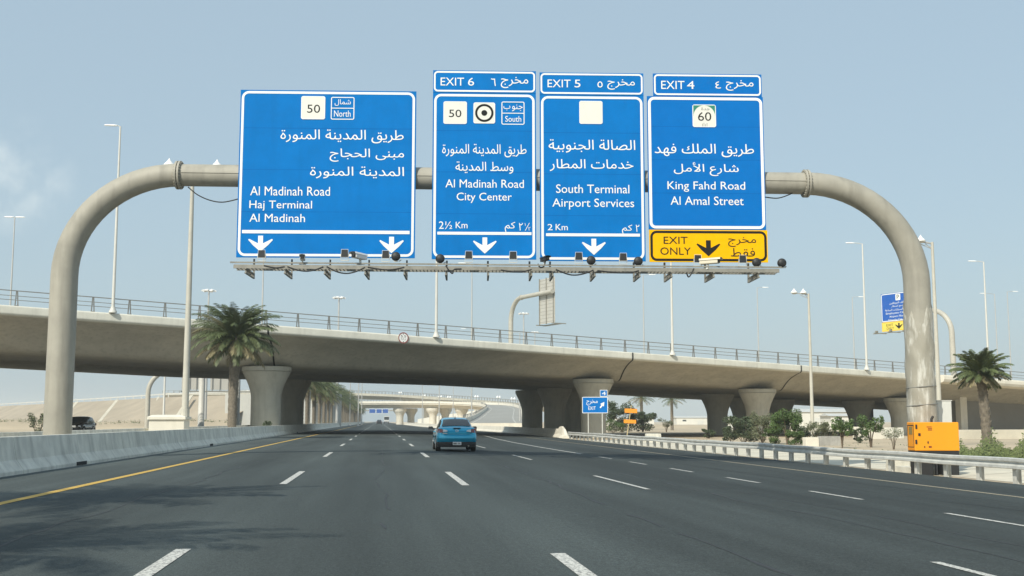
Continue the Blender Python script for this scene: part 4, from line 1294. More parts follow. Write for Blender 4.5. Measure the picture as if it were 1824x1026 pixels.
mb.box(-.18, -.12, .1, .2, .0, zbk - .02); mb.box(-.03, .03, .1, .2, 0, zbk - .02)
mb.build('fuel_base', BLACK, t)
mb = MB(); mb.tube([(-.0, .4, zt0), (.0, .4, zt0 + .1), (.06, .4, zt0 + .2)], .045, 8); mb.build('exhaust', BLACK, t)
# grey cabinet on a post
p = bpx(1683, 800, -.6)
t = thing('electric_cabinet', 'pale grey metal cabinet standing behind the orange generator', 'cabinet', (p.x, p.y, GR), rzG)
bb = Board((p.x, p.y, GR), GE)
x0, z1 = bb.loc(1669, 714); x1, _ = bb.loc(1694.5, 714)
mb = MB(); mb.box(x0, x1, 0, .4, .75, z1); o_ = mb.build('body', CABW, t, bevel=.012)
mb = MB(); mb.box(x0 + .03, x1 - .03, -.012, 0, .8, z1 - .08); d_ = mb.build('door', CABW, o_)
mb = MB(); mb.box(x0 + .05, x0 + .07, -.03, -.012, 1.5, 1.65); mb.build('handle', RAIL, d_)
mb = MB(); mb.box(x0 - .02, x1 + .02, -.02, .42, z1, z1 + .025); mb.build('lid', CABW, t)
mb = MB(); mb.box(x0 + .04, x1 - .04, .05, .35, -.1, .75); mb.build('plinth', CONCW, t)
mb = MB(); mb.tube([(x0 - .08, .1, 0), (x0 - .08, .1, 1.0), (x0 - .07, .1, z1 - .4)], .03, 8); mb.tube([(x0 - .08, .1, z1 - .45), (x0 + .02, .1, z1 - .4)], .028, 8); mb.build('conduit', BLACK, t)

def block(name, lab, px, d, zt, w, dep, h, mt=CONCW, rz=0.0, cat='concrete block'):
    p = AT(px, d, GR)
    t = MB()
    n = 5
    rows = []
    for z, k in ((-.05, 1.0), (h * .8, .985), (h, .96)):
        rows.append([(x * k, y * k, z) for x, y in ((-w / 2, -dep / 2), (w / 2, -dep / 2), (w / 2, dep / 2), (-w / 2, dep / 2))])
    t.loft(rows)
    o = t.build(name, mt, bevel=.03); o.location = p; o.rotation_euler = (0, 0, rz)
    return tag(o, lab, cat)
block('concrete_block', 'white concrete block at the foot of the green tree', 1443, 84, 0, 1.0, .7, .65)
block('concrete_block', 'grey concrete block right of the white one', 1475, 86, 0, 1.6, .7, .7, mat('dirty block', (.34, .33, .30), .9, var=.2, scale=2))
block('concrete_block', 'small grey concrete lump leaning by the generator base', 1597, 42, 0, .75, .5, .42, CONCB)
block('concrete_block', 'low pale block behind the stake with orange boards', 1163, 100, 0, 1.3, .7, .75, CONCB)
block('low_wall', 'low white wall segment under the overpass behind the saplings', 1545, 118, 0, 3.3, .4, 1.25, CONCW, .15, 'wall')
block('low_wall', 'low grey wall segment beside the white one under the overpass', 1590, 122, 0, 2.3, .5, 1.15, CONCB, .15, 'wall')
block('earth_ledge', 'pale concrete ledge at the foot of the dark abutment wall', 1772, 118, 0, 11, 1.0, .95, PAVE, .25, 'ledge')

# white plinth in the median
pp = AT(302, 62, 0)
t = thing('lamp_plinth', 'white rendered plinth with a capping slab in the median', 'plinth', (pp.x, pp.y, 0))
mb = MB(); mb.box(-.92, .92, -.9, .9, 0, 1.36); mb.build('body', CONCW, t, bevel=.02)
mb = MB(); mb.loft([[(x * k, y * k, z) for x, y in ((-1.0, -1.0), (1.0, -1.0), (1.0, 1.0), (-1.0, 1.0))] for k, z in ((1, 1.363), (1, 1.50), (.8, 1.60), (.5, 1.62))]); mb.build('capping', CONCW, t, bevel=.012)

# ------------------------------------------------------------------ palms and trees
def palm_crown(mb, rnd, L, n, leaf, dens=26, droop=1.0, dry=.25):
    for i in range(n):
        az = i * 2.399963 + rnd.uniform(-.25, .25)
        f = i / n
        el = rad(86 - 118 * f ** 1.15 + rnd.uniform(-8, 8))
        LL = L * rnd.uniform(.86, 1.1) * (.78 + .3 * math.sin(math.pi * min(1, f + .12)))
        mb.cur = 1 if (f > 1 - dry and rnd.random() < .75) or rnd.random() < .04 else 0
        h = V((math.cos(az), math.sin(az), 0))
        pts = []; p = V((0, 0, 0)) + h * .12; e = el
        nseg = 9
        side = V((-math.sin(az), math.cos(az), 0))
        twist = rnd.uniform(-.35, .35)
        for k in range(nseg + 1):
            pts.append(p.copy())
            dv = h * math.cos(e) + V((0, 0, math.sin(e)))
            p = p + dv * (LL / nseg)
            e -= droop * (rad(3.5) + rad(12) * (k / nseg)) * (1.0 if el > 0 else .6)
        mb.tube(pts, [.035 * (1 - .85 * k / nseg) for k in range(nseg + 1)], 4, False)
        for j in range(dens):
            tt = .14 + .86 * j / (dens - 1)
            k = min(int(tt * nseg), nseg - 1); fr = tt * nseg - k
            q = pts[k].lerp(pts[k + 1], fr); tg = (pts[k + 1] - pts[k]).normalized()
            upv = side.cross(tg)
            ll = leaf * (.45 + .75 * math.sin(math.pi * min(1, tt * .85 + .12))) * rnd.uniform(.85, 1.12)
            for sg in (-1, 1):
                sd = (side * sg * math.cos(twist) + upv * (.38 + sg * math.sin(twist) * .5)).normalized()
                dr = (sd * .66 + tg * .74 + V((0, 0, -.12)) + V((rnd.uniform(-.12, .12), rnd.uniform(-.12, .12), rnd.uniform(-.12, .12)))).normalized()
                w = tg.cross(dr).cross(dr).normalized() * .024
                a = q; b = q + dr * ll * .55 + V((0, 0, -.01)); c_ = q + dr * ll + V((0, 0, -.10 * ll))
                mb.add([a - w * .5, a + w * .5, b + w, b - w, c_], [(0, 1, 2, 3), (3, 2, 4)])
    mb.cur = 0
def palm_trunk(mb, rnd, h, r0, r1, boots=True, lean=(0, 0)):
    n = 26; pts, rs = [], []
    for k in range(n + 1):
        t_ = k / n
        pts.append((lean[0] * t_ ** 2, lean[1] * t_ ** 2, h * t_))
        rr_ = r0 + (r1 - r0) * t_
        rs.append(rr_ * (1 + .05 * (-1) ** k) * (1.15 if k == 0 else 1))
    mb.tube(pts, rs, 12)
    if boots:
        zz = h * .55 if boots == 'top' else .3
        i = 0
        while zz < h + .05:
            a = i * 2.399963; t_ = min(zz / h, 1)
            c_ = V((lean[0] * t_ ** 2, lean[1] * t_ ** 2, zz)); rr_ = r0 + (r1 - r0) * t_
            out = V((math.cos(a), math.sin(a), 0)); sd = V((-math.sin(a), math.cos(a), 0))
            k = 1.0 + (.9 * max(0, (t_ - .8)) / .2)
            q = c_ + out * rr_ * .9
            tip = q + out * (.07 * k) + V((0, 0, .17 * k))
            w_ = .085
            mb.add([q - sd * w_ - V((0, 0, .10)), q + sd * w_ - V((0, 0, .10)), tip + sd * .05, tip - sd * .05, q - sd * w_ * .8 + V((0, 0, .12)), q + sd * w_ * .8 + V((0, 0, .12))],
                   [(0, 1, 2, 3), (3, 2, 5, 4), (0, 3, 4), (1, 5, 2)])
            zz += .055 if h < 8 else .05; i += 1
def make_palm(label, loc, h, r0, r1, L, n, leaf, seed, dens=26, droop=1.0, dry=.25, boots=True, lean=(0, 0), group=None, name='palm_tree'):
    rnd = random.Random(seed)
    t = thing(name, label, 'palm tree', loc, 0, group)
    mb = MB(); palm_trunk(mb, rnd, h, r0, r1, boots, lean); mb.build('trunk', TRUNK, t, fix=False)
    mb = MB(); palm_crown(mb, rnd, L, n, leaf, dens, droop, dry)
    o = mb.build('crown', [FROND, FRONDD], t, fix=False); o.location = (lean[0], lean[1], h + .02)
    return t
pb = AT(413, 83, 0); pb.x = -10.6
make_palm('large date palm in the median in front of the overpass, bare lower trunk', (pb.x, pb.y, 0), 7.15, .31, .38, 3.35, 120, .58, 5, 32, .95, .24, 'top', (.12, 0))
for (x, y), lab, s_ in (((-10.3, 13.3), 'date palm in the median nearest ahead, throwing frond shadows on the road', 11), ((-9.9, 5.2), 'date palm in the median level with the viewpoint, shadow across the yellow line', 12)):
    make_palm(lab, (x, y, 0), 6.9, .3, .36, 3.4, 44, .6, s_, 26, 1.05, .3, True, (0, 0), 'palms whose shadows fall on the road')
pr = AT(1757, 64, GR)
make_palm('short date palm with stubbled trunk at the right by the abutment', pr, 4.45, .27, .24, 1.62, 74, .34, 9, 28, .75, .2, True, (-.25, 0))
pr = AT(1143, 235, GR); make_palm('palm beyond the overpass rising behind the dark bush', pr, 6.5, .34, .30, 3.0, 34, .6, 21, 18, .9, .2, False)
pr = AT(1197, 225, GR); make_palm('slim palm standing alone on the sand beyond the overpass', pr, 6.0, .32, .28, 2.9, 30, .6, 22, 18, .8, .15, False)
# palms in a row along the median beyond the overpass
row_var = []
for k in range(58):
    y = 160 + k * 8.6
    x = -10.9 + (.55 if k % 2 else -.75)
    if k < 3:
        t = make_palm('tall date palm in the dense median row beyond the overpass', (x, y, 0), 6.7 + .35 * k, .26, .30, 3.6, 60, .62, 30 + k, 24, 1.0, .2, 'top', (0, 0), 'palms in a row along the median beyond the overpass')
        row_var.append(t)
    else:
        dup(row_var[k % 3], (x, y, 0), k * 1.3, scale=R_.uniform(.92, 1.08))

def leaf_blobs(mb, rnd, blobs, n, size, flatk=1.0):
    for i in range(n):
        c_, r = blobs[rnd.randrange(len(blobs))]
        while True:
            q = V((rnd.uniform(-1, 1), rnd.uniform(-1, 1), rnd.uniform(-1, 1)))
            if .25 < q.length < 1: break
        q = V((q.x * r[0], q.y * r[1], q.z * r[2])) + V(c_)
        a = V((rnd.gauss(0, 1), rnd.gauss(0, 1), rnd.gauss(0, .6))).normalized()
        b = a.orthogonal().normalized(); b.rotate(Matrix.Rotation(rnd.uniform(0, 6.28), 3, a)) 
        s_ = size * rnd.uniform(.6, 1.3)
        mb.add([q - a * s_, q - b * s_ * .42, q + a * s_, q + b * s_ * .42], [(0, 1, 2, 3)])
def bush(name, label, px, d, w, h, seed, mt, n=1500, size=.09, trunk=.4, spread=1.0, cat='tree', group=None, z=None):
    rnd = random.Random(seed)
    p = AT(px, d, GR if z is None else z)
    t = thing(name, label, cat, p, 0, group)
    mb = MB(); tips = []
    nl = 6
    for k in range(nl):
        a = k * 6.283 / nl + rnd.uniform(-.4, .4); rr_ = rnd.uniform(.25, .42) * w * spread
        top = V((math.cos(a) * rr_, math.sin(a) * rr_, h * rnd.uniform(.55, .85)))
        mid = V((top.x * .3, top.y * .3, h * trunk))
        mb.tube(catmull([(rnd.uniform(-.04, .04), rnd.uniform(-.04, .04), -.1), tuple(mid), tuple(top)], 4), [.05 * h / 2.5 * (1 - .8 * i / 8) for i in range(9)], 5)
        tips.append(top)
    mb.build('trunk', BARK, t, fix=False)
    blobs = []
    for tp in tips:
        blobs.append((tp, (w * .2, w * .2, h * .16)))
        for _ in range(2):
            q = tp + V((rnd.uniform(-.18, .18) * w, rnd.uniform(-.18, .18) * w, rnd.uniform(-.2, .14) * h))
            blobs.append((q, (w * rnd.uniform(.09, .16), w * rnd.uniform(.09, .16), h * rnd.uniform(.07, .13))))
    if trunk < .3:
        for _ in range(5):
            blobs.append((V((rnd.uniform(-.35, .35) * w, rnd.uniform(-.35, .35) * w, h * rnd.uniform(.15, .35))), (w * .18, w * .18, h * .16)))
    mb = MB(); leaf_blobs(mb, rnd, blobs, int(n * 1.9), size)
    mb.build('crown', mt, t, fix=False)
    return t
bush('tree', 'dark bushy tree right of the small exit sign beyond the overpass', 1108, 188, 5.4, 5.4, 41, LEAFD, 3200, .16, .2)
bush('tree', 'dark shrub at the foot of the palm behind the orange boards', 1145, 192, 5.0, 4.0, 42, LEAFD, 2200, .15, .2)
bush('shrub', 'low green shrub behind the two orange boards', 1092, 184, 4.0, 2.2, 43, LEAF, 1200, .11, .15, 1, 'shrub')
bush('shrub', 'sparse sapling on the sand left of the slim palm', 1187, 190, 2.2, 2.6, 45, LEAFG, 500, .1, .3, 1, 'shrub')
bush('shrub', 'dark green shrub at the foot of the second pier', 1325, 96, 3.1, 2.3, 46, LEAFD, 2600, .085, .15, 1, 'shrub')
bush('shrub', 'greyish green shrub in front of the lit pier right of the dark shrub', 1357, 94, 2.1, 2.8, 47, LEAFG, 1500, .085, .2, 1, 'shrub')
bush('tree', 'fresh green spreading tree beside the lamp post on the verge', 1402, 90, 2.7, 3.1, 48, LEAF, 3000, .085, .35)
bush('shrub', 'pale grey green shrub at the base of the lamp post', 1455, 92, 1.9, 1.9, 49, LEAFG, 1300, .07, .2, 1, 'shrub')
bush('shrub', 'small dark shrub between the green tree and the lamp post', 1427, 94, 1.3, 1.5, 56, LEAFD, 800, .075, .2, 1, 'shrub')
for px, d, w, h, sd, mt_, lab in ((1302, 98, 1.7, 1.5, 71, LEAFD, 'low dark shrub between the two unlit piers'), (1380, 93, 1.5, 1.5, 72, LEAF, 'low green shrub left of the spreading green tree'), (1416, 89, 1.4, 1.2, 73, LEAF, 'low green shrub under the right side of the spreading tree'),
                                  (1474, 99, 1.7, 1.6, 74, LEAFG, 'grey green shrub behind the dirty concrete block'), (1530, 96, 1.5, 1.3, 75, LEAFD, 'dark shrub between the two saplings'), (1262, 120, 1.3, 1.0, 76, LEAFD, 'small dark shrub at the left foot of the first unlit pier')):
    bush('shrub', lab, px, d, w, h, sd, mt_, 1100, .08, .15, 1, 'shrub')
bush('tree', 'small flat topped sapling left of the low white wall', 1499, 78, 1.7, 2.1, 50, LEAF, 1000, .08, .5)
bush('tree', 'dark sapling right in front of the low white wall', 1550, 80, 1.7, 2.3, 51, LEAF, 1000, .08, .45)
bush('tree', 'almost bare sapling just left of the generator', 1590, 74, 1.5, 1.5, 52, LEAFG, 320, .05, .4)
bush('shrub', 'small spiky shrub beside the left pier behind the median barrier', 476, 103, .75, 1.45, 53, LEAFD, 420, .07, .1, 1, 'shrub', z=0)
bush('shrub', 'dusty shrub beside the left gantry leg', 69, 90, 1.5, 2.2, 54, LEAFG, 500, .09, .1, 1, 'shrub', z=0)
def berm_h(px): return 1.35 + .18 * math.sin(px * .021) + .14 * math.sin(px * .057 + 1)
mb = MB()
mb.grid([[AT(px, 178, -.1), AT(px, 188, berm_h(px) * .55), AT(px, 195, berm_h(px)), AT(px, 201, berm_h(px)), AT(px, 222, -.1)] for px in range(-400, 432, 16)], True)
struct('sand_berm', mb, SAND, 'low berm of pale sand at the foot of the embankment')
# ground cover at the right
rnd = random.Random(77)
mb = MB()
for i in range(11000):
    px = rnd.uniform(1708, 1900); d = rnd.uniform(50, 66)
    p = AT(px, d, GR)
    q = p + V((0, 0, abs(rnd.gauss(0, .30)) * (1 + .6 * math.sin(px * .09))))
    a = V((rnd.gauss(0, 1), rnd.gauss(0, 1), rnd.gauss(0, .7))).normalized(); b = a.orthogonal().normalized()
    s_ = rnd.uniform(.04, .11)
    mb.add([q - a * s_, q - b * s_ * .5, q + a * s_, q + b * s_ * .5], [(0, 1, 2, 3)])
tag(mb.build('ground_cover', mat('creeper leaf', (.10, .125, .035), .65, var=.35, scale=1.2), None, fix=False), 'low green creeper spreading below the right palm', 'ground cover', None, 'stuff')
mb = MB()
for i in range(2600):
    x = rnd.uniform(23.5, 40); y = rnd.uniform(38, 120)
    q = V((x, y, GR + abs(rnd.gauss(0, .06))))
    if math.sin(x * 1.3) + math.sin(y * .31) + rnd.gauss(0, .6) < .7: continue
    a = V((rnd.gauss(0, 1), rnd.gauss(0, 1), rnd.gauss(0, .7))).normalized(); b = a.orthogonal().normalized(); s_ = rnd.uniform(.04, .1)
    mb.add([q - a * s_, q - b * s_ * .5, q + a * s_, q + b * s_ * .5], [(0, 1, 2, 3)])
for i in range(5200):
    px = rnd.uniform(-60, 430)
    if math.sin(px * .19) + math.sin(px * .53 + 2) + rnd.gauss(0, 1.2) < .2: continue
    q = AT(px, 196 + rnd.uniform(-9, 4), berm_h(px) - .35) + V((0, 0, abs(rnd.gauss(0, .20))))
    a = V((rnd.gauss(0, 1), rnd.gauss(0, 1), rnd.gauss(0, .7))).normalized(); b = a.orthogonal().normalized(); s_ = rnd.uniform(.06, .15)
    mb.add([q - a * s_, q - b * s_ * .5, q + a * s_, q + b * s_ * .5], [(0, 1, 2, 3)])
tag(mb.build('weeds', LEAFG, None, fix=False), 'scattered dry weeds on the sandy verges', 'weeds', None, 'stuff')

# ------------------------------------------------------------------ vehicles
def make_car(label, loc, rz, paint, suv=False, cat='car', name='parked_car', detail=True):
    t = thing(name, label, cat, loc, rz)
    W = .8775 if not suv else .95
    if not suv:
        ST = [(-2.29, .44, .82, .72), (-2.25, .34, .985, .80), (-2.12, .29, 1.035, .845), (-1.75, .25, 1.045, .87), (-1.3, .23, 1.0, .8775), (-.5, .21, .95, .8775), (.3, .21, .94, .8775), (1.0, .21, .955, .872), (1.5, .22, .90, .86), (1.95, .25, .80, .80), (2.2, .3, .68, .70), (2.29, .42, .58, .60)]
        GH = [(-1.86, 1.035, .70, .68), (-1.45, 1.24, .735, .60), (-1.05, 1.395, .76, .575), (-.6, 1.452, .775, .57), (-.1, 1.465, .78, .57), (.35, 1.43, .775, .56), (.8, 1.23, .75, .60), (1.25, .965, .72, .68)]
    else:
        ST = [(-2.35, .5, 1.0, .80), (-2.32, .4, 1.1, .88), (-2.15, .33, 1.12, .93), (-1.5, .3, 1.13, .95), (-.5, .29, 1.1, .95), (.5, .29, 1.08, .95), (1.2, .3, 1.1, .94), (1.8, .32, 1.05, .92), (2.2, .36, .95, .86), (2.4, .5, .8, .74)]
        GH = [(-2.25, 1.1, .82, .80), (-2.05, 1.55, .82, .68), (-1.7, 1.70, .84, .67), (-.8, 1.75, .86, .67), (.2, 1.72, .86, .66), (.6, 1.55, .85, .68), (1.2, 1.12, .83, .78)]
    def sect(y, zb, zt, w):
        sh = zt - .05 if zt > .9 else zt - .03
        R = [(0, zb), (w * .86, zb), (w * .97, zb + .10), (w, zb + .24), (w * .995, (zb + sh) * .52), (w * .985, sh - .10), (w * .955, sh - .02), (w * .88, zt - .005), (w * .5, zt + .008), (0, zt + .012)]
        return [(x, y, z) for x, z in R] + [(-x, y, z) for x, z in reversed(R[1:-1])]
    mb = MB(); rows = [sect(*s_) for s_ in ST]
    mb.grid(rows, True, True); nn = len(rows[0])
    mb.add(rows[0], [tuple(range(nn - 1, -1, -1))]); mb.add(rows[-1], [tuple(range(nn))])
    body = mb.build('body', paint, t)
    # greenhouse
    def gs(y, zr, wb, wt):
        zb = 0.0
        for (a, b) in zip(ST, ST[1:]):
            if a[0] <= y <= b[0]:
                k = (y - a[0]) / (b[0] - a[0]); zb = a[2] + (b[2] - a[2]) * k - .02
        zr = max(zr, zb + .01)
        return [(wb, y, zb), (wb + (wt - wb) * .5 + .012, y, zb + (zr - zb) * .5), (wt + .015, y, zr - .055 * min(1, (zr - zb) / .3)), (wt * .86, y, zr - .008), (wt * .45, y, zr + .012), (0, y, zr + .016),
                (-wt * .45, y, zr + .012), (-wt * .86, y, zr - .008), (-wt - .015, y, zr - .055 * min(1, (zr - zb) / .3)), (-wb - (wt - wb) * .5 - .012, y, zb + (zr - zb) * .5), (-wb, y, zb)]
    mb = MB(); gr = [gs(*g) for g in GH]
    mb.grid(gr, True); mb.build('cabin', paint, t)
    def patch(nm, rows_, off, mt):
        mb = MB(); mb.grid([[tuple(V(p) + V(off)) for p in r] for r in rows_], True); mb.build(nm, mt, t)
    L = lambda a, b, k: tuple(V(a).lerp(V(b), k))
    # rear window: between first and third greenhouse sections, upper points
    if not suv:
        r0 = [L(gr[0][i], gr[1][i], .25) for i in (3, 4, 5, 6, 7)]; r1 = [gr[1][i] for i in (3, 4, 5, 6, 7)]; r2 = [L(gr[1][i], gr[2][i], .86) for i in (3, 4, 5, 6, 7)]
        widen = lambda r, k: [(p[0] * k, p[1], p[2]) for p in r]
        patch('rear_window', [widen(r0, 1.12), widen(r1, 1.12), widen(r2, 1.08)], (0, -.012, .012), GLASS)
    else:
        r0 = [(x * .86, -2.27, 1.16) for x in (.8, .4, 0, -.4, -.8)]; r1 = [(x * .78, -2.09, 1.52) for x in (.8, .4, 0, -.4, -.8)]
        patch('rear_window', [r0, r1], (0, -.02, .0), GLASS)
    a, b = gr[-3], gr[-1]
    idx = (3, 4, 5, 6, 7)
    w0 = [L(gr[-3][i], gr[-2][i], .12) for i in idx]; w1 = [gr[-2][i] for i in idx]; w2 = [L(gr[-2][i], gr[-1][i], .9) for i in idx]
    patch('windscreen', [[(p[0] * 1.1, p[1], p[2]) for p in r] for r in (w0, w1, w2)], (0, .012, .012), GLASS)
    for sg in (1, -1):
        ii = (0, 1, 2) if sg > 0 else (10, 9, 8)
        for (k0, k1) in ((1, 4), (4, len(GH) - 2)):
            rows_ = []
            for k in range(k0, k1 + 1):
                A_, B_, C_ = (V(gr[k][i]) for i in ii)
                sh = .06 if k == k0 else -.06 if k == k1 else 0
                rows_.append([tuple(V(q) + V((sg * .012, sh, 0))) for q in (A_.lerp(B_, .18), B_, B_.lerp(C_, .86))])
            patch('side_window', rows_, (0, 0, 0), GLASS)
    # wheels
    for sy, y in ((0, -1.42), (1, 1.30)):
        for sg in (1, -1):
            r = .325 if not suv else .385
            mb = MB(); x = sg * (W - .11)
            mb.lathe([(r * .62, -.105), (r * .96, -.10), (r, -.06), (r, .06), (r * .96, .10), (r * .62, .105)], 28, (x, y, r), 'x')
            wh = mb.build('wheel', TYRE, t)
            mb = MB()
            mb.lathe([(r * .60, .085 * sg), (r * .66, .108 * sg), (r * .61, .112 * sg)], 24, (x, y, r), 'x')
            for k in range(6):
                a_ = k * math.pi / 3
                mb.bar((x + sg * .09, y, r), (x + sg * .095, y + math.cos(a_) * r * .6, r + math.sin(a_) * r * .6), .06, .02, up=(1, 0, 0))
            mb.lathe([(.05, .08 * sg), (.05, .105 * sg), (.001, .11 * sg)], 12, (x, y, r), 'x')
            mb.build('rim', RIM, wh)
            mb = MB()   # dark arch liner, just proud of the flank
            cx_ = sg * (W + .004)
            P = [(math.cos(q_) * r * 1.16, math.sin(q_) * r * 1.16) for q_ in [math.pi * k / 14 for k in range(15)]]
            vs_ = [(cx_, y + py, r + pz) for py, pz in P] + [(cx_, y + py * .82, r + pz * .82) for py, pz in P]
            mb.add(vs_, [(k, k + 1, 15 + k + 1, 15 + k) for k in range(14)]); mb.build('wheel_arch', TYRE, t)
    yb = ST[0][0]
    if not suv:
        # rear bumper with black lower valance
        def bump_rows(z0_, z1_, prot, wk):
            P = [(-.86 * wk, -1.95), (-.845 * wk, -2.14), (-.72 * wk, -2.27), (-.38 * wk, -2.325), (0, -2.34), (.38 * wk, -2.325), (.72 * wk, -2.27), (.845 * wk, -2.14), (.86 * wk, -1.95)]
            return [[(x, y - prot * k, z) for x, y in P] for z, k in ((z0_, .2), (z0_ + (z1_ - z0_) * .35, .9), (z0_ + (z1_ - z0_) * .75, 1.0), (z1_, .1))]
        mb = MB(); mb.grid(bump_rows(.42, .74, .05, 1.0), True); mb.build('rear_bumper', paint, t)
        mb = MB(); mb.grid(bump_rows(.20, .425, .02, .985), True); mb.build('lower_valance', BLACK, t)
        mb = MB(); mb.box(-.185, .185, -2.385, -2.375, .29, .42); pl = mb.build('licence_plate', WHITE, t)
        mb = MB()
        for k, x_ in enumerate((-.15, -.115, -.08, -.045, .03, .075, .115)):     # the plate is too far off to read: dark marks only
            mb.box(x_, x_ + .022, -2.389, -2.384, .315, .385)
        mb.build('plate_marks', SBLK, pl)
        for sg in (1, -1):
            mb = MB()
            P = [(.80, -2.185, .80), (.855, -2.02, .86), (.85, -2.0, .985), (.80, -2.16, 1.0), (.62, -2.262, .965), (.60, -2.29, .83)]
            nP = len(P); mb.add([(sg * (x + .014), y - .05, z) for x, y, z in P] + [(sg * (x - .03), y + .08, z) for x, y, z in P], [(0, 1, 2, 3), (0, 3, 4, 5)] + [(k, (k + 1) % nP, nP + (k + 1) % nP, nP + k) for k in range(nP)]); o_ = mb.build('taillight', TAILR, t)
            mb = MB()
            P = [(.61, -2.285, .835), (.60, -2.268, .955), (.44, -2.288, .93), (.40, -2.30, .87)]
            mb.add([(sg * x, y - .052, z) for x, y, z in P] + [(sg * x, y + .05, z) for x, y, z in P], [(0, 1, 2, 3), (0, 1, 5, 4), (1, 2, 6, 5), (2, 3, 7, 6), (3, 0, 4, 7)]); mb.build('clear_lens', TAILW, o_)
            mb = MB(); mb.loft([[(sg * 1.0 + x_ * k, y_, 1.0 + z_ * k) for x_, z_ in ((-.11, -.06), (.10, -.05), (.11, .05), (.04, .075), (-.10, .065))] for y_, k in ((.58, .9), (.62, 1.0), (.70, .75), (.74, .4))]); mb.bar((sg * .82, .66, .96), (sg * .97, .64, .97), .06, .05)
            mb.build('mirror', BLACK, t)
            for yy_ in (-.35, .45):
                mb = MB(); mb.bar((sg * (W - .006), yy_ - .1, .84), (sg * (W - .006), yy_ + .1, .85), .04, .03); mb.build('door_handle', paint, t)
        mb = MB(); mb.bar((-.16, -2.262, 1.008), (.16, -2.262, 1.008), .03, .03); mb.build('brake_light', BLACK, t)
        mb = MB(); P = [(.07 * math.cos(2 * math.pi * k / 20), .055 * math.sin(2 * math.pi * k / 20)) for k in range(20)]; Q = [(x * .75, z * .75) for x, z in P]
        ring(mb, [(x, z + .90) for x, z in P], [(x, z + .90) for x, z in Q], -2.302); mb.box(-.05, .05, -2.303, -2.298, .893, .905)
        mb.build('emblem', CHROME, t)
        mb = MB(); mb.bar((-.62, -2.315, .79), (-.42, -2.325, .79), .01, .028); mb.build('badge', CHROME, t)
        # boot lid shut line
        mb = MB(); mb.tube([(-.66, -2.262, 1.0), (-.6, -2.30, .80), (-.56, -2.33, .755), (0, -2.345, .752), (.56, -2.33, .755), (.6, -2.30, .80), (.66, -2.262, 1.0)], .006, 5); mb.build('boot_seam', BLACK, t)
        mb = MB(); mb.tube([(.5, -2.2, .26), (.5, -2.36, .25)], .035, 10); mb.build('exhaust', STEEL, t)
        mb = MB(); mb.lathe([(.03, 0), (.015, .06), (.001, .13)], 8, (0, -.95, 1.42)); mb.build('aerial', BLACK, t)
    else:
        for sg in (1, -1):
            mb = MB(); mb.box(sg * .84 - .09, sg * .84 + .09, -2.36, -2.25, .86, 1.08); mb.build('taillight', TAILR, t)
            mb = MB(); mb.box(sg * .8 - .15, sg * .8 + .1, 2.28, 2.36, .74, .88); mb.build('headlight', TAILW, t)
            mb = MB(); mb.box(sg * 1.03 - .09, sg * 1.03 + .09, .74, .84, 1.1, 1.24); mb.build('mirror', paint, t)
        mb = MB(); mb.box(-.85, .85, 2.3, 2.45, .35, .62); mb.build('front_bumper', BLACK, t, bevel=.03)
        mb = MB(); mb.box(-.26, .26, 2.452, 2.46, .5, .6); mb.build('licence_plate', WHITE, t)
        mb = MB(); mb.box(-.5, .5, 2.36, 2.43, .7, .88); mb.build('grille', CHROME, t)
        mb = MB(); mb.box(-.85, .85, -2.42, -2.3, .4, .62); mb.build('rear_bumper', BLACK, t, bevel=.03)
    return t
cz_ = G(813, 804.5, road_z(3.4))
make_car('metallic blue sedan driving ahead in the third lane', (cz_.x, cz_.y + 2.0, road_z(cz_.x) + .002), 0.0, CARB, name='sedan_car')
ps = AT(141, 112, 0)
make_car('dark parked-looking off-roader on the opposite carriageway behind the barrier', (ps.x, ps.y, -.018), math.pi - .08, CARK, True, name='off_road_car')
bpy.data.objects['off_road_car']['label'] = 'dark off-roader on the opposite carriageway behind the median barriers'
pc = AT(675.5, 420, 0); make_car('small dark car far ahead, just left of the lorry', (pc.x, pc.y, .002), 0, CARK, True, name='distant_car')
u = u_of(1545, 22); pc = D(u, 22.0, .0)
make_car('dark car on the overpass, roof showing above the edge', (pc.x, pc.y, pc.z + .0), math.atan2(DU.y, DU.x) - math.pi / 2, CARK, False, name='overpass_car')
pt = AT(688.5, 560, 0)
t = thing('lorry', 'tall white lorry far ahead in the heat haze', 'lorry', pt)
mb = MB(); mb.box(-1.25, 1.25, -4, 3, 1.0, 3.6); mb.build('cargo_box', CARW, t, bevel=.05)
mb = MB(); mb.box(-1.2, 1.2, 3.15, 5.2, .7, 2.9); mb.build('cab', CARK, t, bevel=.1)
mb = MB(); mb.box(-1.1, 1.1, -4, 3, .75, .995); mb.build('chassis', BLACK, t)
mb = MB(); mb.box(-1.15, 1.15, -4.06, -4.0, 1.9, 3.3); mb.build('rear_door', GLASS, t)
for y in (-2.8, -1.6, 4.2):
    for sg in (1, -1):
        mb = MB(); mb.lathe([(.3, -.15), (.5, -.15), (.5, .15), (.3, .15)], 18, (sg * 1.0, y, .5), 'x'); mb.build('wheel', TYRE, t)

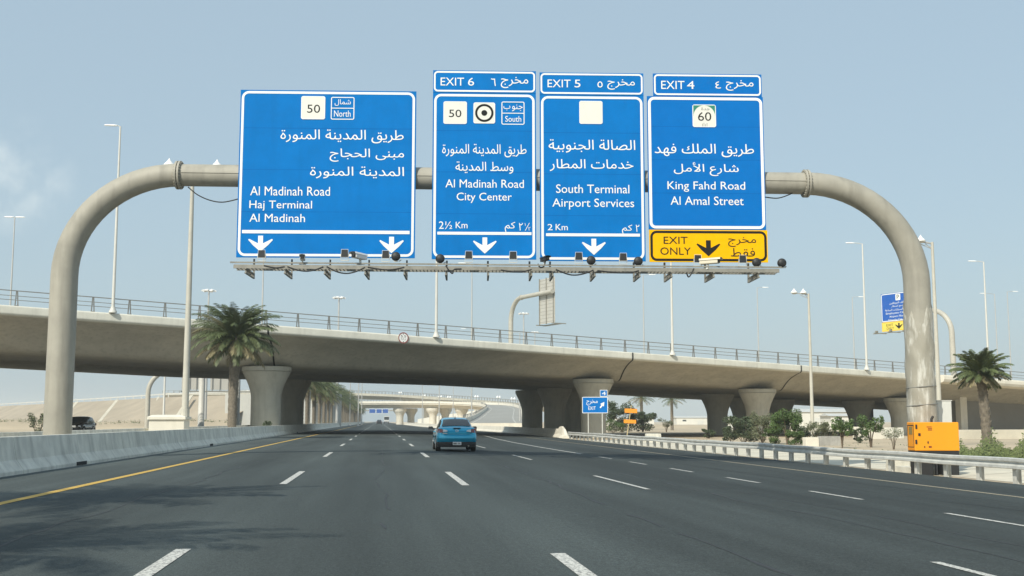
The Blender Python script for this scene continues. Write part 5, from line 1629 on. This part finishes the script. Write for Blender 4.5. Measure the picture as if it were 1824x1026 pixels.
# ------------------------------------------------------------------ flyovers beyond
fly = thing('flyover', 'pale curving flyover that loops down beside the highway', 'flyover', (20, 300, 0))
cpts = [UP(885, 753.5, 205), UP(889, 745, 280), UP(895, 735, 350), UP(897, 728, 405), UP(882, 722.8, 446), UP(848, 720.5, 466), UP(792, 719, 476), UP(720, 718.6, 480), UP(640, 719, 480), UP(520, 720, 480), UP(380, 723, 480)]
path = catmull(cpts, 8)
def sweep_sect(path, prof_fn):
    rows = []
    for i, p in enumerate(path):
        tg = path[min(i + 1, len(path) - 1)] - path[max(i - 1, 0)]; tg.z = 0; tg.normalize()
        nn = V((tg.y, -tg.x, 0))
        rows.append([p + nn * o + V((0, 0, z)) for o, z in prof_fn(p)])
    return rows
HWD = 6.0
def fprof(p):
    th = 1.9 if p.z > 4.6 else max(p.z + .8, .3)
    k = .55 if p.z > 4.6 else .98
    return [(-HWD, 0), (-HWD, -.5), (-HWD * (.8 if k < .9 else 1), -.8 if k < .9 else -.55), (-HWD * k, -th), (HWD * k, -th), (HWD * (.8 if k < .9 else 1), -.8 if k < .9 else -.55), (HWD, -.5), (HWD, 0)]
mb = MB(); mb.loft(sweep_sect(path, fprof)); mb.build('deck', CONCW, fly, True)
for sg in (-1, 1):
    mb = MB(); mb.loft(sweep_sect(path, lambda p: [(sg * HWD - .25, .004), (sg * HWD + .25, .004), (sg * HWD + .12, .85), (sg * HWD - .12, .85)])); mb.build('parapet', CONCW, fly, True)
mb = MB(); mb.grid(sweep_sect(path, lambda p: [(-HWD + .3, .02), (HWD - .3, .02)]), False); mb.build('carriageway', mat('pale ramp asphalt', (.30, .295, .27), .9, var=.12, scale=.15), fly, True)
mb = MB()
for o in (-4.4, 3.4):
    mb.grid(sweep_sect(path, lambda p: [(o - .12, .034), (o + .12, .034)]), False)
mb.build('edge_line', PAINTW, fly, True)
mb = MB()
for o in (-HWD, HWD):
    pp_ = sweep_sect(path, lambda p: [(o, 1.45)])
    mb.tube([r[0] for r in pp_], .05, 5)
    for r in pp_[::1]:
        mb.bar(r[0], r[0] - V((0, 0, .6)), .18, .12)
mb.build('railing', RAIL, fly, True)
for px, d in ((712, 478), (732, 486), (771, 474), (793, 482), (822, 470)):
    p = AT(px, d, 0)
    mb = MB(); mb.lathe([(1.5, -.4), (1.5, 3.0), (1.75, 4.0), (2.4, 5.0), (2.8, 5.5), (2.8, 6.6)], 20, (p.x, p.y, 0)); mb.build('pier', CONCW, fly, True)
up = thing('flyover', 'higher flyover far behind, sloping down to the right', 'flyover', (0, 600, 0))
path2 = catmull([UP(300, 700.5, 640), UP(560, 699.5, 625), UP(700, 702.5, 610), UP(790, 708, 590), UP(880, 714.5, 575), UP(960, 721, 565), UP(1060, 730, 560)], 6)
mb = MB(); mb.loft(sweep_sect(path2, lambda p: [(-7, 0), (-7, -1.2), (-3.6, -3.2), (3.6, -3.2), (7, -1.2), (7, 0)])); mb.build('deck', CONC, up, True)
mb = MB()
for o in (-7, 7):
    pp_ = sweep_sect(path2, lambda p: [(o, 1.3)]); mb.tube([r[0] for r in pp_], .07, 5)
    for a, b in zip(pp_, pp_[1:]):
        for k in (0, .33, .66):
            q = a[0].lerp(b[0], k); mb.bar(q, q - V((0, 0, 1.3)), .2, .14)
mb.build('railing', RAIL, up, True)
for px in (300, 480, 760, 850):
    dd = 605
    p = AT(px, dd, 0)
    mb = MB(); mb.lathe([(1.8, -.4), (1.8, 8), (3, 11.0)], 16, (p.x, p.y, 0)); mb.build('pier', CONCW, up, True)
# sloped retaining wall behind the flyover piers
a, b = AT(744, 545, 0), AT(846, 520, 0)
mb = MB(); dvec = (b - a).normalized(); nn = V((-dvec.y, dvec.x, 0))
mb.loft([[V((q.x, q.y, -.5)), V((q.x, q.y, h)), V((q.x, q.y, h)) + nn * 8, V((q.x, q.y, -.5)) + nn * 8] for q, h in ((a, 2.2), ((a + b) / 2, 4.2), (b, 6.0))])
tag(mb.build('retaining_wall', WALLW), 'pale sloping retaining wall seen between the flyover piers', 'wall')
# lamps along the far flyover
fl_l = None
for i, (px, yt, d) in enumerate(((713, 700, 560), (755, 705, 520), (784, 707, 500), (800, 708, 480), (849, 707, 470), (888, 708, 450), (914, 711, 410))):
    top = UP(px, yt, d); base = V((top.x, top.y, 0 if px < 780 else max(0, top.z - 7)))
    lab = ('far cone lamp above the first flyover pier', 'far cone lamp above the second pair of flyover piers', 'far cone lamp left of the tall thin post by the flyover', 'far cone lamp over the middle of the flyover', 'far cone lamp where the flyover starts to bend', 'far cone lamp at the top of the flyover bend', 'far cone lamp on the outer side of the descending ramp')[i]
    h = top.z - base.z
    t = thing('ramp_lamp', lab, 'street lamp', base, 0, 'cone lamps around the far flyover')
    mb = MB(); mb.tube([(0, 0, 0), (0, 0, h)], .09, 8); mb.build('pole', POLEG, t)
    for sg in (-.5, .5):
        mb = MB(); mb.lathe([(.1, -.2), (.5, -.12), (.52, 0), (.3, .35), (.1, .7), (.001, .75)], 14, (sg, 0, h)); mb.build('lamp_head', LAMPW, t)
for i, (px, d, h, lab) in enumerate(((623, 330, 22, 'thin tall post among the median palms'), (638, 300, 22, 'thin tall post at the right end of the palm row'), (644, 360, 22, 'thin tall post just right of the palm row'), (752, 420, 22, 'thin tall post behind the curving flyover'),
                                     (782, 330, 22, 'tall thin post rising left of the blue car'), (807, 400, 22, 'tall thin post above the middle of the flyover'), (840, 250, 22, 'tall pale post above the blue car'), (926, 235, 20, 'tall thin post left of the dark piers'))):
    p = AT(px, d, 0 if px < 700 else GR)
    arm_lamp('highway_lamp', lab, p, h, (-1.4, 1.4), 0, 'tall highway lamps beyond the overpass', POLEG, .14)
for px, d, r0, lab in ((358, 150, .42, 'pale post beyond the overpass left of the palm trunk'), (421, 150, .42, 'pale post beyond the overpass right of the palm trunk'), (291, 170, .16, 'thin post beyond the overpass beside the bent gantry leg')):
    p = AT(px, d, 0)
    mb = MB(); mb.lathe([(r0 * 1.5, -.1), (r0 * 1.5, .15), (r0, .3), (r0 * .9, 8.6)], 14)
    o = mb.build('steel_post', POLE); o.location = p
    tag(o, lab, 'post', 'posts by the opposite carriageway')
# far blue gantry over the highway
p = AT(678, 640, 0)
t = thing('sign_gantry', 'distant gantry with small blue boards over the highway', 'gantry', p)
mb = MB()
for x in (-10.5, 9): mb.tube([(x, 0, -.2), (x, 0, 7.4)], .3, 10)
mb.tube([(-10.5, 0, 7.2), (9, 0, 7.2)], .3, 10); mb.build('frame', PIPEG, t)
for x0, x1 in ((-6.5, -2.9), (-2.5, .6), (1.0, 4.2)):
    mb = MB(); plate(mb, [(x0, 5.6), (x1, 5.6), (x1, 8.0), (x0, 8.0)], -.5, -.4); o_ = mb.build('sign_panel', BLUE3, t)
    mb = MB(); rring(mb, x0, x1, 5.6, 8.0, .2, .12, -.51); mb.build('border', WHITE, o_)
# far gantry over the opposite carriageway, seen from behind
pl_ = AT(262, 172, 0); pr2 = V((-11.0, pl_.y + 3, 0))
t = thing('sign_gantry', 'tubular gantry over the opposite carriageway beyond the overpass', 'gantry', pl_)
ez = (pr2 - pl_).normalized(); zt = 8.9
for base, sg in ((pl_, 1), (pr2, -1)):
    pts = [base + V((0, 0, -.2)), base + V((0, 0, 3))]
    for k in range(11):
        a_ = rad(90 * k / 10); pts.append(base + ez * sg * (3.4 - 3.4 * math.cos(a_)) + V((0, 0, zt - 3.4 + 3.4 * math.sin(a_))))
    mb = MB(); mb.tube(pts, .36, 16); mb.build('curved_leg', PIPEG, t, True)
mb = MB(); mb.tube([pl_ + ez * 3.3 + V((0, 0, zt)), pr2 - ez * 3.3 + V((0, 0, zt))], .32, 14); mb.build('crossbeam', PIPEG, t, True)
Lg = (pr2 - pl_).length
def pxs(px): 
    r = ray(px, 700); n_ = V((-ez.y, ez.x, 0)); tt = (pl_ - CAM).dot(n_) / r.dot(n_)
    return (CAM + r * tt - pl_).dot(ez)
mb = MB(); mb.bar(pl_ + ez * pxs(322) + V((0, 0, 5.75)), pl_ + ez * pxs(455) + V((0, 0, 5.75)), .9, .16); mb.build('catwalk', STEEL, t, True)
for a_, b_, lab in ((323, 364, 'back of a grey sign beyond the overpass, left of the palm trunk'), (374, 424, 'back of a grey sign beyond the overpass, behind the palm trunk')):
    x0, x1 = pxs(a_), pxs(b_)
    org = pl_ + ez * ((x0 + x1) / 2) + V((ez.y * -.0, 0, 6.05)) + V((-ez.y, ez.x, 0)) * .5
    s_ = thing('highway_sign', lab, 'road sign', org)
    mb = MB(); mb.obox(org + V((0, 0, 2.7)), ez * ((x1 - x0) / 2), V((-ez.y, ez.x, 0)) * .04, V((0, 0, 2.7))); mb.build('panel', ALU, s_, True)
    for k in (-.85, -.3, .3, .85):
        mb = MB(); mb.obox(org + ez * ((x1 - x0) / 2 * k) + V((0, 0, 2.6)) - V((-ez.y, ez.x, 0)) * .1, ez * .07, V((-ez.y, ez.x, 0)) * .055, V((0, 0, 2.9))); mb.build('stiffener', RAIL, s_, True)

# ------------------------------------------------------------------ embankment on the left, and far buildings
def ridge(px, y): 
    d = 6.3 * FPX / (750 - y)
    return UP(px, y, d)
top = [ridge(-900, 736), ridge(-300, 730), ridge(0, 723.5), ridge(150, 716), ridge(300, 707.5), ridge(440, 703)]
e0 = top[-1]
top.append(V((e0.x + 7, e0.y - 8, 7.58)))
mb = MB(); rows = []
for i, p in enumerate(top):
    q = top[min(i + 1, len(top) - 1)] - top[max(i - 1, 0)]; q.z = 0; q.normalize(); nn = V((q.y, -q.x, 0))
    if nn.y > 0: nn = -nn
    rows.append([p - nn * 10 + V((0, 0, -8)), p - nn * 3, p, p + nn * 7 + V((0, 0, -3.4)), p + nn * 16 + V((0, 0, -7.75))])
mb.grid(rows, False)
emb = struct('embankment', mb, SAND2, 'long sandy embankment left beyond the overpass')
# pale drain channels running down it, and its guard rail on top
for i, (xt, yt, xb, yb, lab) in enumerate(((137, 721, 155, 742, 'first'), (209, 717, 237, 742, 'second'), (282, 711, 302, 738, 'third'), (341, 710, 358, 736, 'fourth'))):
    a = ridge(xt, 723.5 - (xt) * .0535 + .5 if xt < 150 else 716 - (xt - 150) * .0566)
    # direction of fall line
    k = min(range(len(top) - 1), key=lambda j: abs((top[j] + top[j + 1]).x / 2 - a.x))
    q = top[k + 1] - top[k]; q.z = 0; q.normalize(); nn = V((q.y, -q.x, 0)); nn = -nn if nn.y > 0 else nn
    sh = q * (46, 40, 30, 20)[i]
    mb = MB(); pts = [a + V((0, 0, .06)), a + nn * 7 + sh * .45 + V((0, 0, -3.32)), a + nn * 15.5 + sh + V((0, 0, -7.4))]
    for p_, r_2 in zip(pts, pts[1:]): mb.bar(p_, r_2, .8, .25)
    tag(mb.build('drain_channel', PAVE), 'pale concrete drain running down the embankment, %s from the gantry leg' % lab, 'drain', 'drain channels on the embankment')
t = thing('guardrail', 'thin rail along the crest of the sandy embankment', 'guardrail', tuple(top[3]))
mb = MB()
for a, b in zip(top[1:], top[2:]):
    mb.bar(a + V((0, 0, .85)), b + V((0, 0, .85)), .1, .32)
mb.build('steel_rail', GALV, t, True)
pp_ = []
for a, b in zip(top[1:], top[2:]):
    n_ = max(1, int((b - a).length / 8))
    pp_ += [a.lerp(b, k / n_) for k in range(n_)]
for p in pp_[-60:]:
    mb = MB(); mb.bar(p + V((0, 0, -.2)), p + V((0, 0, 1.15)), .2, .2); mb.build('post', GALV, t, True)
# grey wing wall right of the embankment
a, b = AT(400, 262, 0), AT(560, 248, 0)
dv = (b - a).normalized(); nn = V((-dv.y, dv.x, 0))
mb = MB(); mb.loft([[V((q.x, q.y, -.5)), V((q.x, q.y, 7.4)), V((q.x, q.y, 7.4)) + nn * 9, V((q.x, q.y, -.5)) + nn * 9] for q in (a, b)])
tag(mb.build('wing_wall', mat('grey wall', (.42, .42, .39), .9, var=.06, scale=.3)), 'flat grey retaining wall at the end of the sandy embankment', 'wall')

def shed(label, px0, px1, d, h, dep, roof=.8, wall=WALLW):
    a, b = AT(px0, d, GR), AT(px1, d + .1, GR)
    e = (b - a).normalized(); n_ = V((-e.y, e.x, 0)); L = (b - a).length
    t = thing('warehouse', label, 'building', a)
    def P(s, q, z): return a + e * s + n_ * q + V((0, 0, z))
    mb = MB(); mb.loft([[P(0, 0, -.3), P(L, 0, -.3), P(L, dep, -.3), P(0, dep, -.3)], [P(0, 0, h), P(L, 0, h), P(L, dep, h), P(0, dep, h)]]); mb.build('wall', wall, t, True)
    mb = MB(); mb.loft([[P(s, -.4, h + .004), P(s, dep / 2, h + roof), P(s, dep + .4, h + .004)] for s in (-.4, L + .4)]); mb.build('roof', ROOFM, t, True)
    n2 = max(2, int(L / 6))
    for k in range(n2):
        s = L * (k + .5) / n2
        mb = MB()
        if k % 3 == 1:
            mb.loft([[P(s - 1.5, -.05, 0), P(s + 1.5, -.05, 0), P(s + 1.5, -.003, 0), P(s - 1.5, -.003, 0)], [P(s - 1.5, -.05, h * .62), P(s + 1.5, -.05, h * .62), P(s + 1.5, -.003, h * .62), P(s - 1.5, -.003, h * .62)]]); mb.build('door', CABW, t, True)
        else:
            mb.loft([[P(s - .9, -.04, h * .5), P(s + .9, -.04, h * .5), P(s + .9, -.003, h * .5), P(s - .9, -.003, h * .5)], [P(s - .9, -.04, h * .72), P(s + .9, -.04, h * .72), P(s + .9, -.003, h * .72), P(s - .9, -.003, h * .72)]]); mb.build('window', GLASS, t, True)
    return t
shed('long white warehouse seen under the overpass right of the green tree', 1392, 1530, 330, 4.4, 16, 1.0)
shed('lower white shed in front of the long warehouse', 1480, 1545, 270, 3.0, 9, .6)
shed('low pale building on the far sand left of the slim palm', 1085, 1165, 520, 3.0, 12, .8)
shed('low pale building on the far sand between slim palm and dark pier', 1205, 1262, 560, 3.4, 12, .8)
shed('white site cabin behind the piers left of the dark shrub', 1294, 1322, 240, 2.7, 5, .2)
shed('white cabin between the dark piers and the exit sign', 1030, 1041, 420, 4.5, 6, .3)
p0, p1 = AT(1395, 225, GR), AT(1530, 225, GR)
t = thing('fence', 'pale panel fence before the warehouse', 'fence', p0)
mb = MB(); mb.bar(p0 + V((0, 0, .75)), p1 + V((0, 0, .75)), .12, 1.5); mb.build('panel', WALLW, t, True)
for k in range(12):
    q = p0.lerp(p1, k / 11); mb = MB(); mb.box(q.x - .1, q.x + .1, q.y - .2, q.y + .0, GR, GR + 1.75); mb.build('post', CONCB, t, True)
mb = MB()
a, b = AT(1165, 300, GR), AT(1330, 300, GR); c2, d2 = AT(1400, 420, GR), AT(1120, 420, GR)
mb.loft([[a + V((0, 0, -.3)), b + V((0, 0, -.3)), c2 + V((0, 0, -.3)), d2 + V((0, 0, -.3))], [a.lerp(c2, .06) + V((0, 0, .55)), b.lerp(d2, .06) + V((0, 0, .55)), c2.lerp(a, .06) + V((0, 0, .55)), d2.lerp(b, .06) + V((0, 0, .55))]])
struct('sand_bank', mb, SAND, 'low bank of pale sand beyond the overpass')

# ------------------------------------------------------------------ haze
mb = MB(); mb.box(-2400, 2400, -140, 2800, -1.7, 46)
hz = mb.build('haze', None or mat('haze air', (1, 1, 1)))
tag(hz, 'pale dusty air over the whole place', None, None, 'stuff')
hm = MATS['haze air']; nt = hm.node_tree
nt.nodes.remove(nt.nodes['Principled BSDF'])
pv = nt.nodes.new('ShaderNodeVolumePrincipled')
pv.inputs['Color'].default_value = (0.93, 0.97, 0.97, 1)
pv.inputs['Density'].default_value = 0.00034
pv.inputs['Anisotropy'].default_value = 0.2
nt.links.new(pv.outputs[0], nt.nodes['Material Output'].inputs['Volume'])
